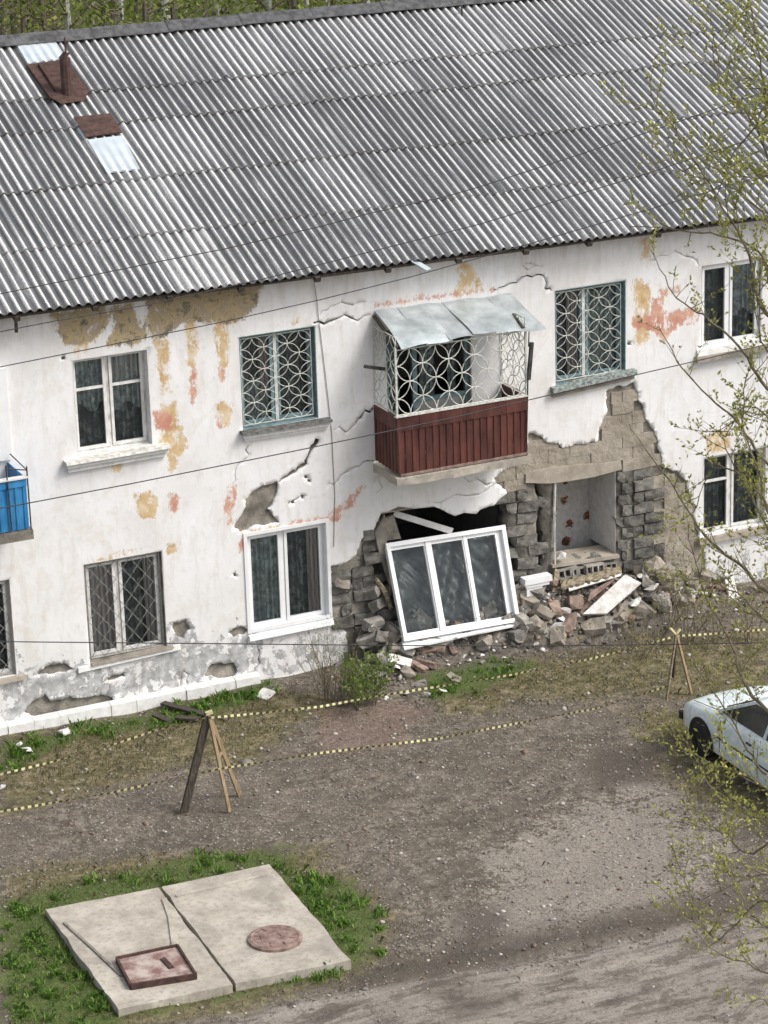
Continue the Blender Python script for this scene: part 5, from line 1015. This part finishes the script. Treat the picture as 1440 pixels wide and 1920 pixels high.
# ================================================================== VEGETATION
class Leaves:
    def __init__(s): s.v = []
    def add(s, p, d, l, w, rr):
        d = d.normalized(); up = Vector((rr.uniform(-1, 1), rr.uniform(-1, 1), rr.uniform(-.2, 1))); x = d.cross(up)
        if x.length < 1e-4: x = Vector((1, 0, 0))
        x.normalize(); n = x.cross(d)*l*.12; s.v += [p, p+d*l*.5+x*w/2+n, p+d*l, p+d*l*.5-x*w/2+n]
    def build(s, name, m, parent):
        V = np.array([tuple(a) for a in s.v])-np.array(wloc(parent)); n = len(V)//4; return npmesh(name, V, np.arange(n*4).reshape(n, 4), m, parent)
def grow(c, LV, p, d, L, r, lev, rr, leaf, step=.12, spread=.8, grav=.0, ldens=1.):
    n = max(3, int(L/step)); pts = [p.copy()]; rad = [r]
    for i in range(n):
        d = (d+Vector((rr.uniform(-1, 1), rr.uniform(-1, 1), rr.uniform(-1, 1)))*.16+Vector((0, 0, grav))).normalized(); p = p+d*L/n; pts.append(p); rad.append(r*(1-.75*(i+1)/n))
        if lev > 0 and i > 0 and rr.random() < .75:
            ax = Vector((rr.uniform(-1, 1), rr.uniform(-1, 1), rr.uniform(-.4, 1))); dd = (d*(1-spread*.45)+ax*spread*.7).normalized(); grow(c, LV, p, dd, L*rr.uniform(.3, .55)*(1-.4*i/n), rad[-1]*.6, lev-1, rr, leaf, step, spread, grav, ldens)
        if lev <= 1 and rr.random() < .85*ldens:
            for k in range(rr.choice((1, 2, 2, 3))):
                ax = Vector((rr.uniform(-1, 1), rr.uniform(-1, 1), rr.uniform(-.5, 1))); LV.add(p, d*.5+ax*.8, leaf*rr.uniform(.6, 1.25), leaf*rr.uniform(.32, .55), rr)
    c.tube(pts, rad, 4 if lev < 2 else 6, False)
# --- big tree at the right, trunk just outside the frame, limbs reaching into the picture
TT = tag(empty('birch_tree', (-4.15, -20.35, 0)), 'tall tree in the near right with sparse young yellow green leaves', 'tree')
tx, ty = -4.15, -20.35; rr = random.Random(11)
trunk = [Vector((tx+.10*math.sin(z*.5), ty+.08*math.cos(z*.7), z)) for z in np.linspace(0, 16.5, 24)]; c = MB(); c.tube(trunk, [.20*(1-.8*i/23)+.01 for i in range(24)], 9); c.build('trunk', M['bark'], TT, True)
limbs = [  # pixel path, depth start/end, leaf density, twig length
 ([(1440, 1110), (1390, 1060), (1320, 1005), (1275, 930), (1230, 870), (1180, 795)], 24.5, 25.5, .35, .30), ([(1440, 590), (1405, 480), (1375, 420), (1330, 345), (1270, 250), (1225, 190)], 24, 24.6, 1., .40), ([(1470, 320), (1430, 150), (1410, 20), (1390, -60)], 24.2, 24, 1.25, .50), ([(1470, 420), (1440, 300), (1400, 210), (1350, 150), (1335, 80)], 23.6, 23.4, 1.2, .42),
 ([(1450, 740), (1395, 660), (1330, 600), (1270, 560), (1220, 470)], 25, 26, .45, .30), ([(1450, 880), (1380, 790), (1340, 755), (1280, 690), (1235, 610)], 25.2, 26, .35, .30), ([(1460, 560), (1420, 470), (1350, 440), (1260, 430), (1180, 425)], 24.4, 25, .7, .30), ([(1460, 1020), (1410, 930), (1370, 860), (1350, 800)], 25, 25.4, .8, .40),
 ([(1460, 1000), (1420, 880), (1395, 800), (1400, 700)], 24, 24.2, .7, .4), ([(1470, 1350), (1400, 1290), (1370, 1200), (1325, 1120), (1290, 1000)], 25, 26, .8, .32), ([(1470, 1480), (1420, 1430), (1360, 1330), (1300, 1240)], 25, 25.8, .6, .32), ([(1470, 1560), (1400, 1520), (1340, 1480), (1290, 1400)], 24.6, 25.4, .9, .40), ([(1470, 1560), (1410, 1600), (1350, 1560), (1290, 1500)], 24.2, 24.8, .9, .42),
 ([(1470, 1700), (1420, 1690), (1340, 1760), (1280, 1640)], 23.8, 24.2, .55, .36), ([(1470, 1830), (1400, 1805), (1350, 1790), (1310, 1755), (1265, 1690)], 23.6, 23.8, .55, .36), ([(1470, 1900), (1420, 1870), (1370, 1930)], 23.2, 23, .6, .35), ([(1470, 1640), (1420, 1640), (1370, 1660), (1300, 1700)], 24, 24, .7, .36), ([(1480, 260), (1440, 330), (1390, 330), (1330, 290)], 23.5, 23.6, 1., .4), ([(1470, 700), (1430, 640), (1410, 560)], 24, 24, .9, .36), ([(1480, 120), (1420, 230), (1370, 300), (1340, 380)], 24, 24.4, 1., .45), ([(1480, 460), (1430, 400), (1370, 350), (1300, 330), (1250, 300)], 24.5, 25, .8, .4), ([(1480, 1060), (1440, 960), (1400, 900), (1340, 880), (1300, 960)], 24.6, 25.2, 1., .42), ([(1480, 900), (1450, 800), (1400, 760), (1360, 820)], 24.2, 24.6, 1., .42), ([(1490, 1500), (1440, 1480), (1380, 1450), (1330, 1430)], 24.2, 24.4, 1., .45), ([(1490, 1750), (1440, 1740), (1400, 1700), (1360, 1600)], 23.8, 24, .9, .45), ([(1490, 200), (1450, 100), (1420, 60), (1380, 100)], 23.6, 23.6, 1.2, .45), ([(1480, 1200), (1420, 1150), (1380, 1110), (1300, 1080)], 25, 25.6, .7, .4)]
LV = Leaves()
for pth, t0, t1, dens, tw in limbs:
    c = MB(); P = [Vector(PD(a, b, t0+(t1-t0)*i/(len(pth)-1))) for i, (a, b) in enumerate(pth)]
    z = max(1.5, min(15.5, P[0].z-1.0)); k = min(range(24), key=lambda i: abs(trunk[i].z-z)); Q = [trunk[k], trunk[k]*.45+P[0]*.55+Vector((0, 0, .15))]+P
    S2 = []
    for i in range(len(Q)-1):
        m_ = max(2, int((Q[i+1]-Q[i]).length/.08)); k0, k1, k2, k3 = Q[max(i-1, 0)], Q[i], Q[i+1], Q[min(i+2, len(Q)-1)]
        for q_ in range(m_): u = q_/m_; S2.append(.5*(2*k1+(k2-k0)*u+(2*k0-5*k1+4*k2-k3)*u*u+(3*k1-k0-3*k2+k3)*u**3)+Vector((rr.uniform(-.012, .012), rr.uniform(-.012, .012), rr.uniform(-.012, .012))))
    S2.append(Q[-1]); L = len(S2); c.tube(S2, [.030*(1-i/L)**1.3+.0035 for i in range(L)], 5, False)
    for i in range(int(L*.3), L):
        if rr.random() < .46+.34*dens:
            d = (S2[min(i+1, L-1)]-S2[i-1]).normalized(); ax = Vector((rr.uniform(-1, 1), rr.uniform(-1, 1), rr.uniform(-.3, 1))); grow(c, LV, S2[i], (d*.5+ax*.9).normalized(), tw*rr.uniform(.5, 1.45), .0045, 1, rr, .046, .05, .9, .02, min(.95, dens*.8+.08))
    c.build('limb', M['twig'], TT)
LV.build('crown', M['leaf_spring'], TT)
# --- shrubs
def shrub(px, py, h, nst, leaf, lm, label, name='shrub', dens=1., spread=.5, seed=1, yz=None, group=None, step=.07):
    g = PG(px, py) if yz is None else PF(px, py, yz); s_ = tag(empty(name, tuple(g)), label, 'shrub', group); rr = random.Random(seed); c = MB(); LV = Leaves()
    for k in range(nst):
        a = rr.uniform(0, 6.28); d = Vector((math.cos(a)*spread*rr.random(), math.sin(a)*spread*rr.random(), 1)).normalized(); grow(c, LV, Vector(g)+Vector((math.cos(a)*.18*rr.random(), math.sin(a)*.12*rr.random(), -.03)), d, h*rr.uniform(.55, 1.05), .008, 2, rr, leaf, step, .7, .01, dens)
    c.build('stems', M['twig'], s_); LV.build('foliage', lm, s_)
shrub(668, 1328, .85, 16, .05, M['leaf_shrub'], 'dense fresh green shrub beside the torn wall corner', dens=.95, spread=.85, seed=2, step=.06)
shrub(700, 1322, .7, 10, .045, M['leaf_shrub'], 'low green shrub at the left foot of the rubble', dens=1.1, spread=.6, seed=3, step=.05)
shrub(612, 1322, 1.35, 14, .025, M['leaf_olive'], 'nearly bare thin twigs standing under the white plastic window', dens=.16, spread=.5, seed=4, step=.1)
shrub(645, 1325, 1.3, 8, .03, M['leaf_shrub'], 'tall sparse stems rising behind the dense green shrub', dens=.4, spread=.35, seed=14, step=.08)
for i, (px, py, h, ns_, lab) in enumerate([(1105, 1235, .55, 8, 'low olive shrub right at the front of the right heap'), (1175, 1222, .7, 7, 'olive leaved shrub in front of the white panel end'), (1235, 1205, 1.4, 7, 'tall olive shrub standing before the bare block pier'), (1290, 1200, 1.2, 7, 'olive shrub between the block pier and the white board'), (1335, 1205, .9, 7, 'olive shrub just left of the white leaning board'), (1410, 1200, 1.1, 8, 'olive shrub at the right picture edge below the window'), (1265, 1170, 1.8, 5, 'tallest sparse shrub reaching up the bare block pier'), (1205, 1235, .6, 9, 'low olive shrub just left of the far barrier')]):
    shrub(px, py, h, ns_, .038, M['leaf_olive'], lab, dens=.55, spread=.55, seed=20+i, step=.11)
# --- grass (uncountable)
def blades(name, P, hgt, wid, m, label):
    n = len(P); a = rng.uniform(0, 6.28, n); lean = rng.uniform(.15, .8, n); dx, dy = np.cos(a), np.sin(a); b = a+1.57; wx, wy = np.cos(b)*wid/2, np.sin(b)*wid/2
    z0 = P[:, 2]-.01; V = np.stack([np.stack([P[:, 0]-wx, P[:, 1]-wy, z0], -1), np.stack([P[:, 0]+wx, P[:, 1]+wy, z0], -1), np.stack([P[:, 0]+dx*hgt*lean*.35+wx*.8, P[:, 1]+dy*hgt*lean*.35+wy*.8, z0+hgt*.65], -1), np.stack([P[:, 0]+dx*hgt*lean, P[:, 1]+dy*hgt*lean, z0+hgt*(1-.35*lean)], -1), np.stack([P[:, 0]+dx*hgt*lean*.35-wx*.8, P[:, 1]+dy*hgt*lean*.35-wy*.8, z0+hgt*.65], -1)], 1)
    F = np.arange(n*5).reshape(n, 5); return tag(npmesh(name, V.reshape(-1, 3), F, m), label, 'grass', kind='stuff')
def clear(x, y):
    m_ = offslab(x, y) & (y < -.18)
    m_ &= ~((x > CX-.85) & (x < CX+.85) & (y < CYF) & (y > CYF-4.1)); return m_
P = scatter(90000, (-11, 1.5, -11, -.2), lambda x, y: np.clip(gsample('green', x, y)-.35, 0, 1)*1.5*(.10+.9*clump(x, y, 1.3)**1.3)*clear(x, y))
C0 = scatter(5200, (-11, 1.5, -11, -.2), lambda x, y: np.clip(gsample('green', x, y)-.30, 0, 1)*1.5*(.15+.85*clump(x, y, 1.3))*clear(x, y)); nb_ = rng.integers(10, 46, len(C0)); ci_ = np.repeat(np.arange(len(C0)), nb_)
P = C0[ci_].copy(); P[:, :2] += rng.normal(0, 1, (len(P), 2))*rng.uniform(.02, .075, len(C0))[ci_][:, None]; kk = clear(P[:, 0], P[:, 1]); P = P[kk]
blades('grass', P, rng.gamma(5, .013, len(P))+.02, rng.uniform(.008, .022, len(P)), M['blade'], 'fresh green grass round the concrete slabs and along the wall')
P = scatter(90000, (-11, 7.5, -11, -.2), lambda x, y: np.clip(gsample('olive', x, y)-.2, 0, 1)*(.08+.8*clump(x+3, y, 1.1))*clear(x, y))
blades('olive_grass', P, rng.gamma(4, .010, len(P))+.015, rng.uniform(.006, .013, len(P)), M['blade_olive'], 'short olive grass on the strip in front of the house')
P = scatter(60000, (-11, 7.5, -12, -.2), lambda x, y: (.05+.45*np.clip(gsample('olive', x, y), 0, 1)+.16*clump(x, y, .7))*(1-gsample('road', x, y))*(1-.9*gsample('pale', x, y))*(1-gsample('green', x, y)*.6)*clear(x, y))
blades('dry_grass', P, rng.gamma(3, .009, len(P))+.012, rng.uniform(.005, .010, len(P)), M['blade_dry'], 'dead straw coloured grass over the trodden yard')
# --- wood behind the house
rr = random.Random(21)
def wood_tree(px, yd, kind, seed):
    rr = random.Random(seed); d = ray(px, 40); t = (yd-CAM[1])/d[1]; x = CAM[0]+d[0]*t; h = rr.uniform(8, 12)
    lab = ['leafy tree beyond the ridge', 'birch beyond the ridge', 'bare tree beyond the ridge'][kind]
    wh = 'above the pale metal patch' if px < 130 else 'left of the roof middle' if px < 420 else 'near the roof middle' if px < 700 else 'where the ridge leaves the picture'; lab = lab.replace(' at left', '')+', '+wh+(', front row' if yd < 34 else ', middle row' if yd < 50 else ', far row')
    T = tag(empty(['leafy_tree', 'birch_tree', 'bare_tree'][kind], (x, yd, 0)), lab, 'tree', ['leafy trees', 'birches', 'bare trees'][kind]+' behind the house '+wh)
    c = MB(); lean = rr.uniform(-.6, .6); tr = [Vector((x+lean*(z/h)**1.5, yd, z)) for z in np.linspace(-.2, h, 9)]; c.tube(tr, [.13*(1-.8*i/8)+.01 for i in range(9)], 6); c.build('trunk', M['birch'] if kind == 1 else M['bark'], T)
    LV = Leaves(); c = MB()
    for k in range(26 if kind != 2 else 44):
        z = rr.uniform(.8, h*.95); a = rr.uniform(0, 6.28); L = (2.0*(1-z/h)+.7)*rr.uniform(.6, 1.2); p = Vector((x+lean*(z/h)**1.5, yd, z)); q_ = p+Vector((math.cos(a)*L, math.sin(a)*L, L*rr.uniform(.2, .9))); c.tube([p, (p+q_)/2+Vector((0, 0, -.1)), q_], [.03, .018, .006], 4, False)
        for _ in range(42 if kind == 0 else (26 if kind == 1 else 4)):
            s = rr.uniform(.25, 1.1); b_ = p+(q_-p)*s+Vector((rr.gauss(0, .28), rr.gauss(0, .28), rr.gauss(0, .28))); LV.add(b_, Vector((rr.uniform(-1, 1), rr.uniform(-1, 1), rr.uniform(-1, 1))), rr.uniform(.09, .20), rr.uniform(.06, .13), rr)
    c.build('limbs', M['twig'], T); LV.build('crown', M['leaf_wood'] if kind != 2 else M['leaf_olive'], T)
M['birch'] = mat('birch_bark', (.30, .29, .26), (.55, .54, .50), 6, .8, .2, stretch=(1, 1, 3))
for i in range(56):
    px = -60+i*19+rr.uniform(-12, 12); yd = rr.uniform(20, 64); kind = rr.choices([0, 1, 2], [5, 3, 1])[0]
    if px < 90: kind = rr.choice([2, 2, 0])
    wood_tree(px, yd, kind, 300+i)
for i, (px, yd) in enumerate([(205, 22), (500, 24), (515, 26), (585, 23), (610, 27)]): wood_tree(px, yd, 1, 500+i)
